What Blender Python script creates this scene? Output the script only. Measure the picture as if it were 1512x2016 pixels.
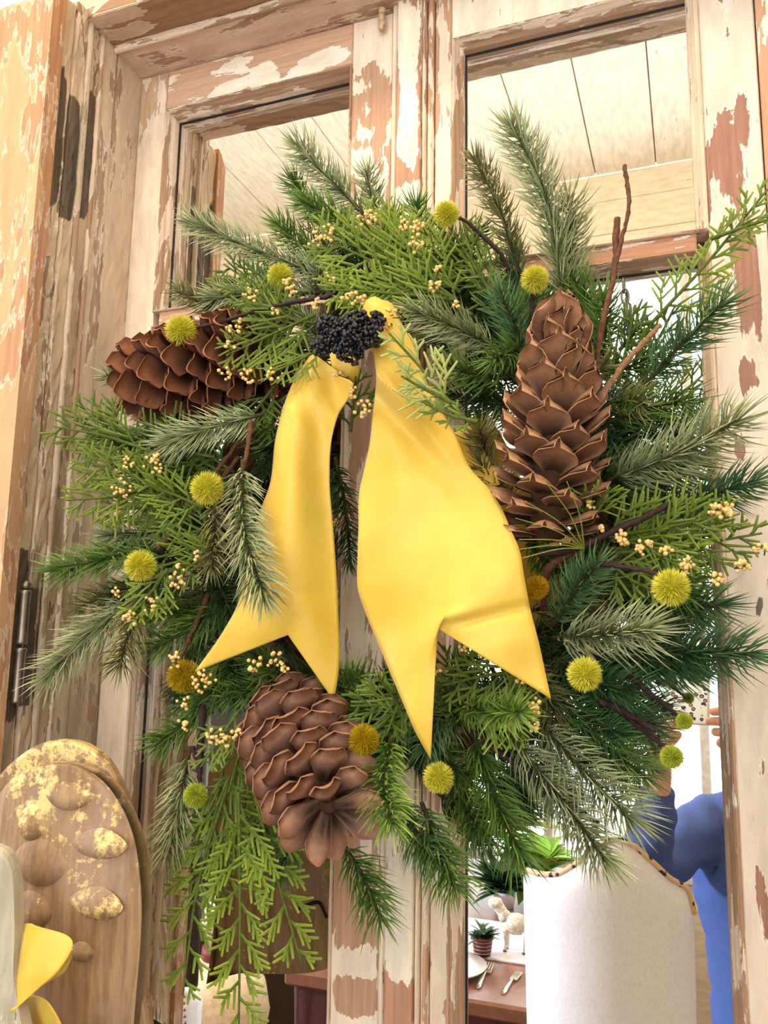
import bpy, math, random
import numpy as np
from mathutils import Matrix, Vector

for o in list(bpy.data.objects):
    bpy.data.objects.remove(o)
SC = bpy.context.scene
COL = SC.collection
rng = np.random.default_rng(7)
random.seed(7)

# ------------------------------------------------------------------ camera
# mirror plane of the doors: y = 0; the phone lens stands 0.75 m in front of it
CR = np.array([0.93737545, 0.34796877, 0.01565242])
CU = np.array([0.04137962, -0.15586396, 0.98691142])
CF = np.array([-0.34585399, 0.92445885, 0.16050187])
FPX, CX, CY = 1635.13, 756.0, 1008.0
CAM = np.array([0.0, -0.75, 0.0])


def P(px, py, y):
    """world point on the plane at depth y that the photograph shows at (px, py)"""
    d = CR * (px - CX) / FPX + CU * (CY - py) / FPX + CF
    return CAM + d * ((y - CAM[1]) / d[1])


def PV(px, py, yv):
    """real place of a thing seen in the mirror at (px, py), yv metres in front of the glass"""
    q = P(px, py, yv)
    return np.array([q[0], -q[1], q[2]])


def pxm(px, py, y):
    return np.linalg.norm(P(px + 1, py, y) - P(px, py, y))


cd = bpy.data.cameras.new('camera')
cam = bpy.data.objects.new('camera', cd)
COL.objects.link(cam)
cd.sensor_fit = 'HORIZONTAL'
cd.sensor_width = 36.0
cd.lens = FPX / 1512.0 * 36.0
cd.clip_start = 0.004
cd.clip_end = 60
m = Matrix.Identity(4)
for i in range(3):
    m[i][0], m[i][1], m[i][2], m[i][3] = CR[i], CU[i], -CF[i], CAM[i]
cam.matrix_world = m
SC.camera = cam

# ------------------------------------------------------------------ light
w = bpy.data.worlds.new('overcast_sky')
SC.world = w
w.use_nodes = True
bg = w.node_tree.nodes['Background']
bg.inputs[0].default_value = (0.93, 0.97, 1.0, 1)
bg.inputs[1].default_value = 7.0


def area(name, loc, target, sx, sy, power, col, portal=False):
    l = bpy.data.lights.new(name, 'AREA')
    l.shape = 'RECTANGLE'
    l.size, l.size_y = sx, sy
    l.energy = power
    l.color = col
    o = bpy.data.objects.new(name, l)
    COL.objects.link(o)
    o.location = loc
    o.rotation_euler = (Vector(target) - Vector(loc)).to_track_quat('-Z', 'Y').to_euler()
    if portal:
        l.cycles.is_portal = True
    return o


WIN = [(-1.15, 0.62, -0.80, 1.52), (-2.25, -1.90, -0.80, 1.52), (0.90, 1.75, -0.80, 1.52)]
for i, (a, b, c, d) in enumerate(WIN):
    area('window_portal', ((a + b) / 2, -2.50, (c + d) / 2), ((a + b) / 2, 0, (c + d) / 2), b - a, d - c, 1, (1, 1, 1), True)
area('window_portal', (-2.70, -0.91, 0.35), (0, -0.91, 0.35), 1.6, 1.8, 1, (1, 1, 1), True)
# the room's warm lamps, above and to the left of the doors
area('warm_ceiling_lamp', (-0.75, -1.05, 1.78), (-0.30, 0, 0.25), 0.32, 0.32, 26, (1.0, 0.80, 0.56))
area('warm_ceiling_lamp', (0.55, -1.15, 1.80), (-0.1, 0, 0.3), 0.4, 0.4, 10, (1.0, 0.82, 0.60))
area('warm_ceiling_lamp', (-1.6, -0.9, 1.5), (-0.6, -0.1, 0.4), 0.3, 0.3, 5, (1.0, 0.82, 0.62))

# low cool sun through the side window in the left wall
sl = bpy.data.lights.new('sun', 'SUN')
sl.energy = 8.0
sl.angle = math.radians(5)
sl.color = (0.70, 0.80, 1.0)
so = bpy.data.objects.new('sun', sl)
COL.objects.link(so)
so.rotation_euler = Vector((1.0, -0.235, -0.33)).to_track_quat('-Z', 'Y').to_euler()
# added fill light, unseen above the doors, to brighten the ceiling
area('warm_ceiling_fill', (-0.35, -0.16, 1.30), (-0.35, -1.3, 2.6), 0.5, 0.15, 22, (1.0, 0.84, 0.64))

SC.view_settings.view_transform = 'Standard'
SC.view_settings.look = 'None'
SC.view_settings.gamma = 1.0
SC.view_settings.use_curve_mapping = False
SC.view_settings.exposure = -0.52
SC.cycles.use_denoising = True
SC.cycles.use_adaptive_sampling = True
SC.cycles.adaptive_threshold = 0.025
SC.cycles.max_bounces = 8
SC.cycles.diffuse_bounces = 4
SC.cycles.glossy_bounces = 4
SC.cycles.transparent_max_bounces = 8
SC.cycles.sample_clamp_indirect = 6.0


# ------------------------------------------------------------------ helpers
def lin(r, g, b):
    def f(c):
        c /= 255.0
        return c / 12.92 if c <= 0.04045 else ((c + 0.055) / 1.055) ** 2.4
    return (f(r), f(g), f(b), 1.0)


WL = {}


def wloc(o):
    return WL.get(o.name, np.zeros(3))


def tag(o, label=None, cat=None, group=None, kind=None):
    if label:
        o['label'] = label
    if cat:
        o['category'] = cat
    if group:
        o['group'] = group
    if kind:
        o['kind'] = kind
    return o


def empty(name, loc, label=None, cat=None, group=None, kind=None):
    o = bpy.data.objects.new(name, None)
    COL.objects.link(o)
    o.location = loc
    o.empty_display_size = 0.02
    WL[o.name] = np.array(loc, float)
    return tag(o, label, cat, group, kind)


def meshdata(name, V, faces, mat, smooth=False, attrs=None):
    """faces: list of integer arrays, one per face size (n x k)"""
    me = bpy.data.meshes.new(name)
    V = np.asarray(V, dtype=np.float32)
    faces = [np.asarray(f, dtype=np.int32) for f in faces if len(f)]
    nl = sum(f.size for f in faces)
    npoly = sum(len(f) for f in faces)
    me.vertices.add(len(V))
    me.vertices.foreach_set('co', V.ravel())
    me.loops.add(nl)
    me.polygons.add(npoly)
    me.loops.foreach_set('vertex_index', np.concatenate([f.ravel() for f in faces]))
    sizes = np.concatenate([np.full(len(f), f.shape[1], np.int32) for f in faces])
    st = np.concatenate([[0], np.cumsum(sizes)[:-1]]).astype(np.int32)
    me.polygons.foreach_set('loop_start', st)
    me.polygons.foreach_set('loop_total', sizes)
    me.polygons.foreach_set('use_smooth', np.full(npoly, bool(smooth)))
    for k, a in (attrs or {}).items():
        a = np.asarray(a, np.float32)
        if a.ndim == 1:
            me.attributes.new(k, 'FLOAT', 'POINT').data.foreach_set('value', a)
        else:
            if a.shape[1] == 3:
                a = np.concatenate([a, np.ones((len(a), 1), np.float32)], 1)
            me.attributes.new(k, 'FLOAT_COLOR', 'POINT').data.foreach_set('color', a.ravel())
    me.update(calc_edges=True)
    if mat:
        me.materials.append(mat)
    return me


def mk(name, V, faces, mat, parent=None, smooth=False, attrs=None, label=None, kind=None, origin=None):
    """one mesh object; V in world coordinates"""
    V = np.asarray(V, float)
    base = wloc(parent) if parent else (V.mean(0) if origin is None else np.asarray(origin, float))
    me = meshdata(name, V - base, faces, mat, smooth, attrs)
    o = bpy.data.objects.new(name, me)
    COL.objects.link(o)
    if parent:
        o.parent = parent
        WL[o.name] = base
    else:
        o.location = base
        WL[o.name] = base
    if label:
        o['label'] = label
    if kind:
        o['kind'] = kind
    return o


class MB:
    """collects shapes that belong to ONE part"""
    def __init__(s):
        s.V, s.F, s.n = [], {}, 0

    def add(s, V, faces):
        V = np.asarray(V, float)
        for f in faces:
            f = np.asarray(f, np.int64)
            if len(f):
                s.F.setdefault(f.shape[1], []).append(f + s.n)
        s.V.append(V)
        s.n += len(V)
        return s

    def out(s):
        return np.concatenate(s.V), [np.concatenate(v) for v in s.F.values()]

    def build(s, name, mat, parent=None, smooth=False, **k):
        V, F = s.out()
        return mk(name, V, F, mat, parent, smooth, **k)


def box(c, h, rot=None, bev=0.0):
    c = np.asarray(c, float)
    h = np.asarray(h, float)
    if bev <= 0:
        V = np.array([[x, y, z] for x in (-1, 1) for y in (-1, 1) for z in (-1, 1)], float) * h
        F = [np.array([[0, 1, 3, 2], [4, 6, 7, 5], [0, 4, 5, 1], [2, 3, 7, 6], [0, 2, 6, 4], [1, 5, 7, 3]])]
    else:
        V = []
        idx = {}
        for x in (-1, 1):
            for y in (-1, 1):
                for z in (-1, 1):
                    s_ = np.array([x, y, z])
                    for a in range(3):
                        v = s_ * (h - bev)
                        v[a] = s_[a] * h[a]
                        idx[(x, y, z, a)] = len(V)
                        V.append(v)
        V = np.array(V)
        q, t = [], []
        g = lambda x, y, z, a: idx[(x, y, z, a)]
        for s in (-1, 1):
            f = [g(s, -1, -1, 0), g(s, 1, -1, 0), g(s, 1, 1, 0), g(s, -1, 1, 0)]; q.append(f if s > 0 else f[::-1])
            f = [g(-1, s, -1, 1), g(-1, s, 1, 1), g(1, s, 1, 1), g(1, s, -1, 1)]; q.append(f if s > 0 else f[::-1])
            f = [g(-1, -1, s, 2), g(1, -1, s, 2), g(1, 1, s, 2), g(-1, 1, s, 2)]; q.append(f if s > 0 else f[::-1])
        for a in range(3):
            b, c2 = (a + 1) % 3, (a + 2) % 3
            for sb in (-1, 1):
                for sc in (-1, 1):
                    lo = [0, 0, 0]; hi = [0, 0, 0]
                    lo[a], hi[a] = -1, 1
                    lo[b] = hi[b] = sb
                    lo[c2] = hi[c2] = sc
                    f = [g(*lo, b), g(*hi, b), g(*hi, c2), g(*lo, c2)]
                    q.append(f if sb * sc < 0 else f[::-1])
        for x in (-1, 1):
            for y in (-1, 1):
                for z in (-1, 1):
                    f = [g(x, y, z, 0), g(x, y, z, 1), g(x, y, z, 2)]
                    t.append(f if x * y * z > 0 else f[::-1])
        F = [np.array(q), np.array(t)]
    if rot is not None:
        V = V @ np.asarray(rot).T
    return V + c, F


def frames(pts):
    pts = np.asarray(pts, float)
    T = np.gradient(pts, axis=0)
    T /= np.linalg.norm(T, axis=1)[:, None] + 1e-12
    n = np.array([0.31, -0.9, 0.29])
    N = []
    for t in T:
        n = n - t * (n @ t)
        if np.linalg.norm(n) < 1e-4:
            n = np.cross(t, [1, 0, 0.3])
        n = n / np.linalg.norm(n)
        N.append(n)
    N = np.array(N)
    return T, N, np.cross(T, N)


def tube(pts, r, seg=6, caps=True):
    pts = np.asarray(pts, float)
    n = len(pts)
    r = np.broadcast_to(np.asarray(r, float), (n,))
    T, N, B = frames(pts)
    a = np.arange(seg) * 2 * math.pi / seg
    V = pts[:, None, :] + r[:, None, None] * (np.cos(a)[None, :, None] * N[:, None, :] + np.sin(a)[None, :, None] * B[:, None, :])
    V = V.reshape(-1, 3)
    i = np.arange(n - 1)[:, None] * seg
    j = np.arange(seg)[None, :]
    j2 = (j + 1) % seg
    q = np.stack([i + j, i + j2, i + seg + j2, i + seg + j], -1).reshape(-1, 4)
    F = [q]
    if caps:
        V = np.concatenate([V, pts[:1] - T[:1] * r[0] * 0.3, pts[-1:] + T[-1:] * r[-1] * 0.3])
        k = n * seg
        jj = np.arange(seg)
        F.append(np.concatenate([np.stack([(jj + 1) % seg, jj, np.full(seg, k)], -1),
                                 np.stack([(n - 1) * seg + jj, (n - 1) * seg + (jj + 1) % seg, np.full(seg, k + 1)], -1)]))
    return V, F


def smooth_path(pts, n=20):
    pts = np.asarray(pts, float)
    if len(pts) < 3:
        t = np.linspace(0, 1, n)[:, None]
        return pts[0] * (1 - t) + pts[-1] * t
    s = np.concatenate([[0], np.cumsum(np.linalg.norm(np.diff(pts, axis=0), axis=1))])
    m_ = np.gradient(pts, s, axis=0)
    u = np.linspace(0, s[-1], n)
    k = np.clip(np.searchsorted(s, u) - 1, 0, len(s) - 2)
    h = s[k + 1] - s[k]
    t = ((u - s[k]) / h)[:, None]
    h = h[:, None]
    return ((2 * t**3 - 3 * t**2 + 1) * pts[k] + (t**3 - 2 * t**2 + t) * h * m_[k]
            + (-2 * t**3 + 3 * t**2) * pts[k + 1] + (t**3 - t**2) * h * m_[k + 1])


def lathe(prof, c, axis=(0, 0, 1), seg=20):
    prof = np.asarray(prof, float)
    ax = np.asarray(axis, float); ax /= np.linalg.norm(ax)
    n = np.cross(ax, [0.3, 1, 0.1]); n /= np.linalg.norm(n)
    b = np.cross(ax, n)
    a = np.arange(seg) * 2 * math.pi / seg
    V = (prof[:, 1][:, None, None] * ax + prof[:, 0][:, None, None] * (np.cos(a)[None, :, None] * n + np.sin(a)[None, :, None] * b)).reshape(-1, 3) + np.asarray(c)
    k = len(prof)
    i = np.arange(k - 1)[:, None] * seg
    j = np.arange(seg)[None, :]
    q = np.stack([i + j, i + (j + 1) % seg, i + seg + (j + 1) % seg, i + seg + j], -1).reshape(-1, 4)
    return V, [q]


def icos(sub=1):
    import bmesh
    bm = bmesh.new()
    bmesh.ops.create_icosphere(bm, subdivisions=sub, radius=1)
    V = np.array([v.co[:] for v in bm.verts])
    F = np.array([[v.index for v in f.verts] for f in bm.faces])
    bm.free()
    return V, F


ICO1, ICO2, ICO3 = icos(1), icos(2), icos(3)


def ball(c, r, ic=None):
    V, F = ic or ICO2
    return V * np.asarray(r) + np.asarray(c), [F]


def prism(poly, y0, y1, chamf=0.0):
    """outline given in the x-z plane (counter-clockwise seen from -y), front at y1 (< y0)"""
    poly = np.asarray(poly, float)
    n = len(poly)
    c = poly.mean(0)
    def ring(sc, y):
        q = c + (poly - c) * sc if np.isscalar(sc) else poly
        return np.stack([q[:, 0], np.full(n, y), q[:, 1]], 1)
    size = np.abs(poly - c).max()
    k = 1 - chamf / size
    R_ = [ring(1.0, y0), ring(1.0, y1 + chamf * 0.8), ring(1 - (1 - k) * 0.35, y1 + chamf * 0.2), ring(k, y1)]
    V = np.concatenate(R_ + [np.array([[c[0], y1, c[1]]]), np.array([[c[0], y0, c[1]]])])
    q = []
    for r_ in range(3):
        for i in range(n):
            j = (i + 1) % n
            q.append([r_ * n + i, r_ * n + j, (r_ + 1) * n + j, (r_ + 1) * n + i])
    t = [[3 * n + i, 3 * n + (i + 1) % n, 4 * n] for i in range(n)] + [[(i + 1) % n, i, 4 * n + 1] for i in range(n)]
    return V, [np.array(q), np.array(t)]


# ------------------------------------------------------------------ materials
class NT:
    def __init__(s, name):
        s.m = bpy.data.materials.new(name)
        s.m.use_nodes = True
        s.t = s.m.node_tree
        s.b = s.t.nodes['Principled BSDF']
        s.o = s.t.nodes['Material Output']

    def n(s, typ, **k):
        x = s.t.nodes.new(typ)
        for a, v in k.items():
            setattr(x, a, v)
        return x

    def set(s, node, idx, val):
        if hasattr(val, 'is_linked') or isinstance(val, bpy.types.NodeSocket):
            s.t.links.new(val, node.inputs[idx])
        else:
            node.inputs[idx].default_value = val

    def coords(s, scale=(1, 1, 1), loc=(0, 0, 0)):
        tc = s.n('ShaderNodeNewGeometry')
        mp = s.n('ShaderNodeMapping')
        s.t.links.new(tc.outputs['Position'], mp.inputs[0])
        mp.inputs['Scale'].default_value = scale
        mp.inputs['Location'].default_value = loc
        return mp.outputs[0]

    def noise(s, vec, scale, detail=6, rough=0.6, dist=0.0):
        x = s.n('ShaderNodeTexNoise')
        s.t.links.new(vec, x.inputs['Vector'])
        x.inputs['Scale'].default_value = scale
        x.inputs['Detail'].default_value = detail
        x.inputs['Roughness'].default_value = rough
        x.inputs['Distortion'].default_value = dist
        return x.outputs[0]

    def math(s, op, a, b=0.0, clamp=False):
        x = s.n('ShaderNodeMath', operation=op, use_clamp=clamp)
        s.set(x, 0, a)
        s.set(x, 1, b)
        return x.outputs[0]

    def step(s, v, lo, hi):
        x = s.n('ShaderNodeMapRange', interpolation_type='SMOOTHSTEP')
        s.set(x, 0, v)
        x.inputs[1].default_value = lo
        x.inputs[2].default_value = hi
        return x.outputs[0]

    def mix(s, f, a, b):
        x = s.n('ShaderNodeMix', data_type='RGBA')
        s.set(x, 0, f)
        s.set(x, 6, a)
        s.set(x, 7, b)
        return x.outputs[2]

    def attr(s, name):
        x = s.n('ShaderNodeAttribute', attribute_name=name)
        return x

    def bump(s, h, strength=0.5, dist=0.001):
        x = s.n('ShaderNodeBump')
        x.inputs['Strength'].default_value = strength
        x.inputs['Distance'].default_value = dist
        s.t.links.new(h, x.inputs['Height'])
        s.t.links.new(x.outputs[0], s.b.inputs['Normal'])
        return x

    def fin(s, col, rough=0.6, metal=0.0, spec=0.4):
        s.set(s.b, 'Base Color', col)
        s.set(s.b, 'Roughness', rough)
        s.set(s.b, 'Metallic', metal)
        s.set(s.b, 'Specular IOR Level', spec)
        return s.m


def plain(name, rgb, rough=0.6, metal=0.0, spec=0.4, var=0.12, scale=60):
    t = NT(name)
    c = lin(*rgb)
    d = tuple(x * (1 - var * 2) for x in c[:3]) + (1,)
    nz = t.noise(t.coords(), scale, 4)
    col = t.mix(t.step(nz, 0.3, 0.7), d, c)
    t.bump(nz, 0.1, 0.0006)
    return t.fin(col, rough, metal, spec)


def peeled(name, paint, wood, dirt, amount=0.0, axis='z', seed=0.0, dirtamt=0.0, grain=1.0, dark=(96, 66, 44)):
    """old paint flaking off bare wood; attribute 'wear' adds (+) or removes (-) bare wood"""
    t = NT(name)
    st = {'z': (1, 1, 0.22), 'x': (0.22, 1, 1), 'y': (1, 0.22, 1)}[axis]
    gr = {'z': (1, 1, 0.035), 'x': (0.035, 1, 1), 'y': (1, 0.035, 1)}[axis]
    v1 = t.coords(st, (seed, seed * 1.7, -seed))
    vg = t.coords(gr, (seed, 0, 0))
    big = t.noise(v1, 26, 9, 0.68, 0.6)
    fine = t.noise(v1, 130, 5, 0.6)
    g1 = t.noise(vg, 260, 5, 0.65)
    g2 = t.noise(vg, 70, 4, 0.6, 0.4)
    wear = t.math('MULTIPLY', t.attr('wear').outputs['Fac'], 0.8)
    s_ = t.math('ADD', big, t.math('MULTIPLY', t.math('SUBTRACT', fine, 0.5), 0.36))
    s_ = t.math('ADD', s_, t.math('MULTIPLY', t.math('SUBTRACT', g2, 0.5), 0.35 * grain))
    mid = t.noise(t.coords(tuple(0.45 if q == 1 else q * 0.8 for q in st), (seed * 3, 1, seed)), 95, 3, 0.6)
    s_ = t.math('ADD', s_, t.math('MULTIPLY', t.math('SUBTRACT', mid, 0.5), 0.30))
    s_ = t.math('ADD', s_, wear)
    bare = t.step(s_, 0.555 - amount, 0.580 - amount)       # 1 = bare wood
    edge = t.math('SUBTRACT', t.step(s_, 0.525 - amount, 0.555 - amount), bare)
    pw = tuple(x * 0.80 for x in lin(*paint)[:3]) + (1,)
    pcol = t.mix(t.step(t.noise(v1, 60, 4, 0.6), 0.35, 0.7), lin(*paint), pw)
    pcol = t.mix(t.math('MULTIPLY', t.step(t.noise(v1, 300, 3, 0.6), 0.66, 0.72), 0.6), pcol, lin(*dirt))
    wcol = t.mix(t.step(g1, 0.3, 0.72), lin(*wood), tuple(x * 0.70 for x in lin(*wood)[:3]) + (1,))
    wcol = t.mix(t.math('MULTIPLY', t.step(g2, 0.62, 0.78), 0.38), wcol, lin(*dark))
    col = t.mix(bare, pcol, wcol)
    col = t.mix(t.math('MULTIPLY', edge, 0.45, True), col, lin(255, 246, 228))
    if dirtamt > 0:
        col = t.mix(t.math('MULTIPLY', t.step(t.noise(v1, 16, 7, 0.7), 0.5, 0.62), dirtamt), col, lin(*dirt))
    stain = t.attr('stain').outputs['Fac']  # stains on the boards; on the mouldings the painted shade of the glass gap
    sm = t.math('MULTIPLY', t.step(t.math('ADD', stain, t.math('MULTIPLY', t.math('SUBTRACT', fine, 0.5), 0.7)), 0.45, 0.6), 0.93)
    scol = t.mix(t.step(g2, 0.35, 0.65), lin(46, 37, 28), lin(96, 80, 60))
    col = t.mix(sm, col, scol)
    h = t.math('SUBTRACT', t.math('MULTIPLY', g1, 0.35), bare)
    t.bump(h, 0.7, 0.0010)
    return t.fin(col, 0.6, 0, 0.35)


PAINT = (232, 208, 182)
WARM = (196, 146, 112)
M_stile_L = peeled('peeled_cream_paint_left', (238, 216, 190), (214, 178, 140), (160, 140, 112), -0.02, 'z', 1.3, 0.25)
M_mid = peeled('worn_tan_wood_with_paint_flecks', (252, 232, 206), (206, 160, 126), (160, 130, 102), 0.03, 'z', 4.1)
M_white = peeled('chipped_white_paint', (254, 238, 214), (206, 152, 120), (150, 110, 88), -0.03, 'z', 7.7)
M_flute = peeled('streaky_worn_paint', (246, 224, 196), (210, 162, 128), (160, 116, 88), 0.04, 'z', 9.2, 0.0, 1.8)
M_railx = peeled('flaking_paint_on_rail', (250, 230, 206), (216, 170, 138), (170, 130, 100), 0.02, 'x', 2.2)
M_rail1 = peeled('bare_rail_with_white_flakes', (254, 240, 218), (222, 178, 146), (190, 150, 120), 0.13, 'x', 2.9, 0.0, 0.7)
M_munt = peeled('rubbed_brown_crossbar', (236, 208, 178), (190, 138, 104), (130, 96, 70), 0.10, 'x', 6.3, 0.0, 1.4)
M_rstile = peeled('grey_white_paint_with_brown_flakes', (232, 214, 194), (170, 122, 100), (128, 104, 92), -0.02, 'z', 5.4, 0.0, 0.7)
M_mould = peeled('rubbed_paint_on_moulding_upright', (232, 206, 178), (186, 148, 116), (120, 92, 66), 0.06, 'z', 3.3, 0.0, 1.7)
M_mouldx = peeled('rubbed_paint_on_moulding_level', (236, 210, 184), (186, 148, 118), (120, 92, 66), 0.05, 'x', 3.9, 0.0, 1.7)
M_jamb = peeled('old_ochre_and_green_paint_on_jamb', (216, 194, 166), (184, 154, 126), (156, 144, 122), 0.0, 'z', 11.0, 0.55, 0.7, (128, 104, 78))
M_jambd = peeled('grey_brown_worn_jamb_strip', (206, 182, 150), (160, 130, 98), (120, 104, 82), 0.02, 'z', 12.0, 0.5, 0.9, (96, 78, 58))
M_jambf = peeled('bare_pine_on_jamb_front', (212, 166, 124), (198, 146, 106), (172, 128, 90), 0.04, 'z', 13.0, 0.15, 0.6, (176, 128, 82))
M_head = peeled('brown_head_board', (218, 188, 162), (172, 132, 96), (150, 128, 96), 0.05, 'x', 15.0, 0.3)
M_head2 = peeled('pinkish_head_board', (232, 204, 184), (190, 152, 126), (170, 142, 122), -0.03, 'x', 17.0, 0.15)
M_iron = plain('dark_worn_iron', (134, 122, 108), 0.35, 0.8)
M_wallp = plain('cream_wall_paint', (238, 226, 204), 0.7)
M_plank = peeled('cream_ceiling_planks', (253, 243, 226), (228, 204, 180), (232, 212, 190), -0.14, 'y', 21.0)
M_plankx = peeled('cream_wall_planks', (250, 236, 210), (206, 180, 148), (206, 182, 152), -0.14, 'x', 23.0)
M_floor = peeled('brown_floor_boards', (120, 84, 56), (104, 70, 46), (80, 56, 40), 0.0, 'y', 25.0)
M_whitep = plain('white_window_paint', (238, 238, 236), 0.5)


def mirror_mat():
    t = NT('old_mirror_glass')
    nz = t.noise(t.coords(), 9, 5, 0.6)
    col = t.mix(t.step(nz, 0.35, 0.7), (0.92, 0.92, 0.90, 1), (0.87, 0.88, 0.85, 1))
    return t.fin(col, 0.012, 1.0)


M_mirror = mirror_mat()


def glass_mat():
    t = NT('window_glass')
    g = t.n('ShaderNodeBsdfGlossy')
    g.inputs['Roughness'].default_value = 0.02
    tr = t.n('ShaderNodeBsdfTransparent')
    mx = t.n('ShaderNodeMixShader')
    mx.inputs[0].default_value = 0.06
    t.t.links.new(tr.outputs[0], mx.inputs[1])
    t.t.links.new(g.outputs[0], mx.inputs[2])
    t.t.links.new(mx.outputs[0], t.o.inputs[0])
    return t.m


M_glass = glass_mat()


def attr_mat(name, rough=0.55, spec=0.3, var=0.2, scale=200, trans=0.0, sheen=0.0):
    t = NT(name)
    c = t.attr('ncol').outputs['Color']
    nz = t.noise(t.coords(), scale, 3)
    hs = t.n('ShaderNodeHueSaturation')
    t.t.links.new(c, hs.inputs['Color'])
    t.set(hs, 'Value', t.math('ADD', 1 - var, t.math('MULTIPLY', nz, 2 * var)))
    t.fin(hs.outputs[0], rough, 0, spec)
    if sheen:
        t.b.inputs['Sheen Weight'].default_value = sheen
    return t.m


M_needle = attr_mat('spruce_needles', 0.5, 0.35)
M_cedar = attr_mat('cedar_foliage', 0.5, 0.3)
M_fuzz = attr_mat('fuzzy_pompom', 0.9, 0.1)
M_cone = attr_mat('pine_cone_scales', 0.75, 0.15, 0.3, 260)
M_twig = plain('brown_twig', (112, 74, 52), 0.8, 0, 0.2, 0.25, 300)
M_twigd = plain('dark_plum_twig', (62, 38, 42), 0.7, 0, 0.3, 0.25, 300)
M_twigp = plain('pale_tan_twig', (150, 112, 80), 0.8, 0, 0.2, 0.2, 300)
M_stem = plain('green_brown_sprig_stem', (74, 66, 40), 0.8, 0, 0.2, 0.25, 300)
M_cstem = plain('green_cedar_stem', (96, 112, 38), 0.7, 0, 0.2, 0.2, 300)
M_berry = plain('golden_berries', (246, 206, 128), 0.4, 0, 0.5, 0.14, 500)
M_elder = plain('blue_black_berries', (22, 24, 32), 0.35, 0, 0.5, 0.2, 300)


def satin():
    t = NT('yellow_satin_ribbon')
    a = t.noise(t.coords(), 18, 4, 0.5)
    b = t.noise(t.coords((1, 1, 0.1)), 1500, 2)
    col = t.mix(t.step(a, 0.3, 0.7), lin(216, 176, 58), lin(226, 190, 78))
    t.bump(t.math('ADD', t.math('MULTIPLY', a, 3.0), t.math('MULTIPLY', b, 0.08)), 0.25, 0.003)
    t.fin(col, 0.42, 0, 0.4)
    t.b.inputs['Sheen Weight'].default_value = 0.15
    return t.m


M_satin = satin()


def gilt():
    t = NT('worn_gold_leaf_on_carved_wood')
    v = t.coords()
    big = t.noise(v, 22, 8, 0.7, 0.4)
    fine = t.noise(v, 160, 6, 0.7)
    gr = t.noise(t.coords((1, 1, 0.12)), 130, 4, 0.6)
    s_ = t.math('ADD', big, t.math('MULTIPLY', t.math('SUBTRACT', fine, 0.5), 0.65))
    s_ = t.math('ADD', s_, t.attr('wear').outputs['Fac'])
    g = t.step(s_, 0.58, 0.72)
    wood = t.mix(t.step(gr, 0.3, 0.7), lin(170, 138, 98), lin(128, 98, 66))
    wood = t.mix(t.math('MULTIPLY', t.step(t.noise(v, 12, 5, 0.6), 0.5, 0.65), 0.6), wood, lin(160, 134, 116))
    col = t.mix(g, wood, lin(246, 212, 138))
    t.bump(t.math('ADD', t.math('MULTIPLY', fine, 0.6), t.math('MULTIPLY', g, 0.5)), 0.5, 0.0015)
    return t.fin(col, t.math('SUBTRACT', 0.5, t.math('MULTIPLY', g, 0.12)), t.math('MULTIPLY', g, 0.6), 0.45)


M_gilt = gilt()
M_greyw = peeled('weathered_grey_wood', (190, 180, 158), (150, 136, 110), (120, 108, 88), 0.0, 'z', 31.0, 0.3)


# ------------------------------------------------------------------ boards with painted wear
def board(name, mat, O, U, W, N, lu, lw, th, parent, marks=(), stains=(), res=0.006, ch=0.0012, uneven=0.0006, kind=None, label=None):
    """board with face corner O, face axes U (length lu), W (length lw), outward normal N, thickness th.
    marks / stains: (centre point, radius_u, radius_w, strength)"""
    O, U, W, N = [np.asarray(a, float) for a in (O, U, W, N)]
    def cuts(L):
        n = int(np.clip(round(L / res), 2, 110))
        c = np.linspace(0, L, n + 1)
        return np.unique(np.concatenate([[0, ch, L - ch, L], c[(c > ch * 1.5) & (c < L - ch * 1.5)]]))
    cu, cw = cuts(lu), cuts(lw)
    nu, nw = len(cu), len(cw)
    gu, gw = np.meshgrid(cu, cw, indexing='ij')
    d = np.zeros_like(gu)
    d[0, :] = d[-1, :] = d[:, 0] = d[:, -1] = -ch
    d[1:-1, 1:-1] += rng.normal(0, uneven * 0.35, (nu - 2, nw - 2))
    V = O + gu[..., None] * U + gw[..., None] * W + d[..., None] * N
    V = V.reshape(-1, 3)
    idx = np.arange(nu * nw).reshape(nu, nw)
    q = np.stack([idx[:-1, :-1], idx[1:, :-1], idx[1:, 1:], idx[:-1, 1:]], -1).reshape(-1, 4)
    loop = np.concatenate([idx[:-1, 0], idx[-1, :-1], idx[:0:-1, -1], idx[0, :0:-1]])
    back = V[loop] - N * (th - ch)
    n0 = len(V)
    nl = len(loop)
    k = np.arange(nl)
    k2 = (k + 1) % nl
    side = np.stack([loop[k], n0 + k, n0 + k2, loop[k2]], -1)
    Vall = np.concatenate([V, back])
    flip = np.dot(np.cross(U, W), N) < 0
    F = [np.concatenate([q, side])]
    if flip:
        F = [F[0][:, ::-1]]
    cap = (n0 + k)[::-1][None, :]
    F.append(cap if not flip else cap[:, ::-1])
    wear = np.zeros(len(Vall)); stain = np.zeros(len(Vall))
    for lst, arr in ((marks, wear), (stains, stain)):
        for c, ru, rw, s_ in lst:
            r = (Vall - np.asarray(c)) 
            q2 = (r @ U / ru) ** 2 + (r @ W / rw) ** 2 if arr is wear else (r @ U / ru) ** 6 + (r @ W / rw) ** 6
            arr += s_ * np.clip(1.6 - q2, 0, 1)
    return mk(name, Vall, F, mat, parent, False, {'wear': wear, 'stain': stain}, label=label, kind=kind)


X_, Z_, Y_ = np.array([1., 0, 0]), np.array([0, 0, 1.]), np.array([0, 1., 0])


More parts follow.
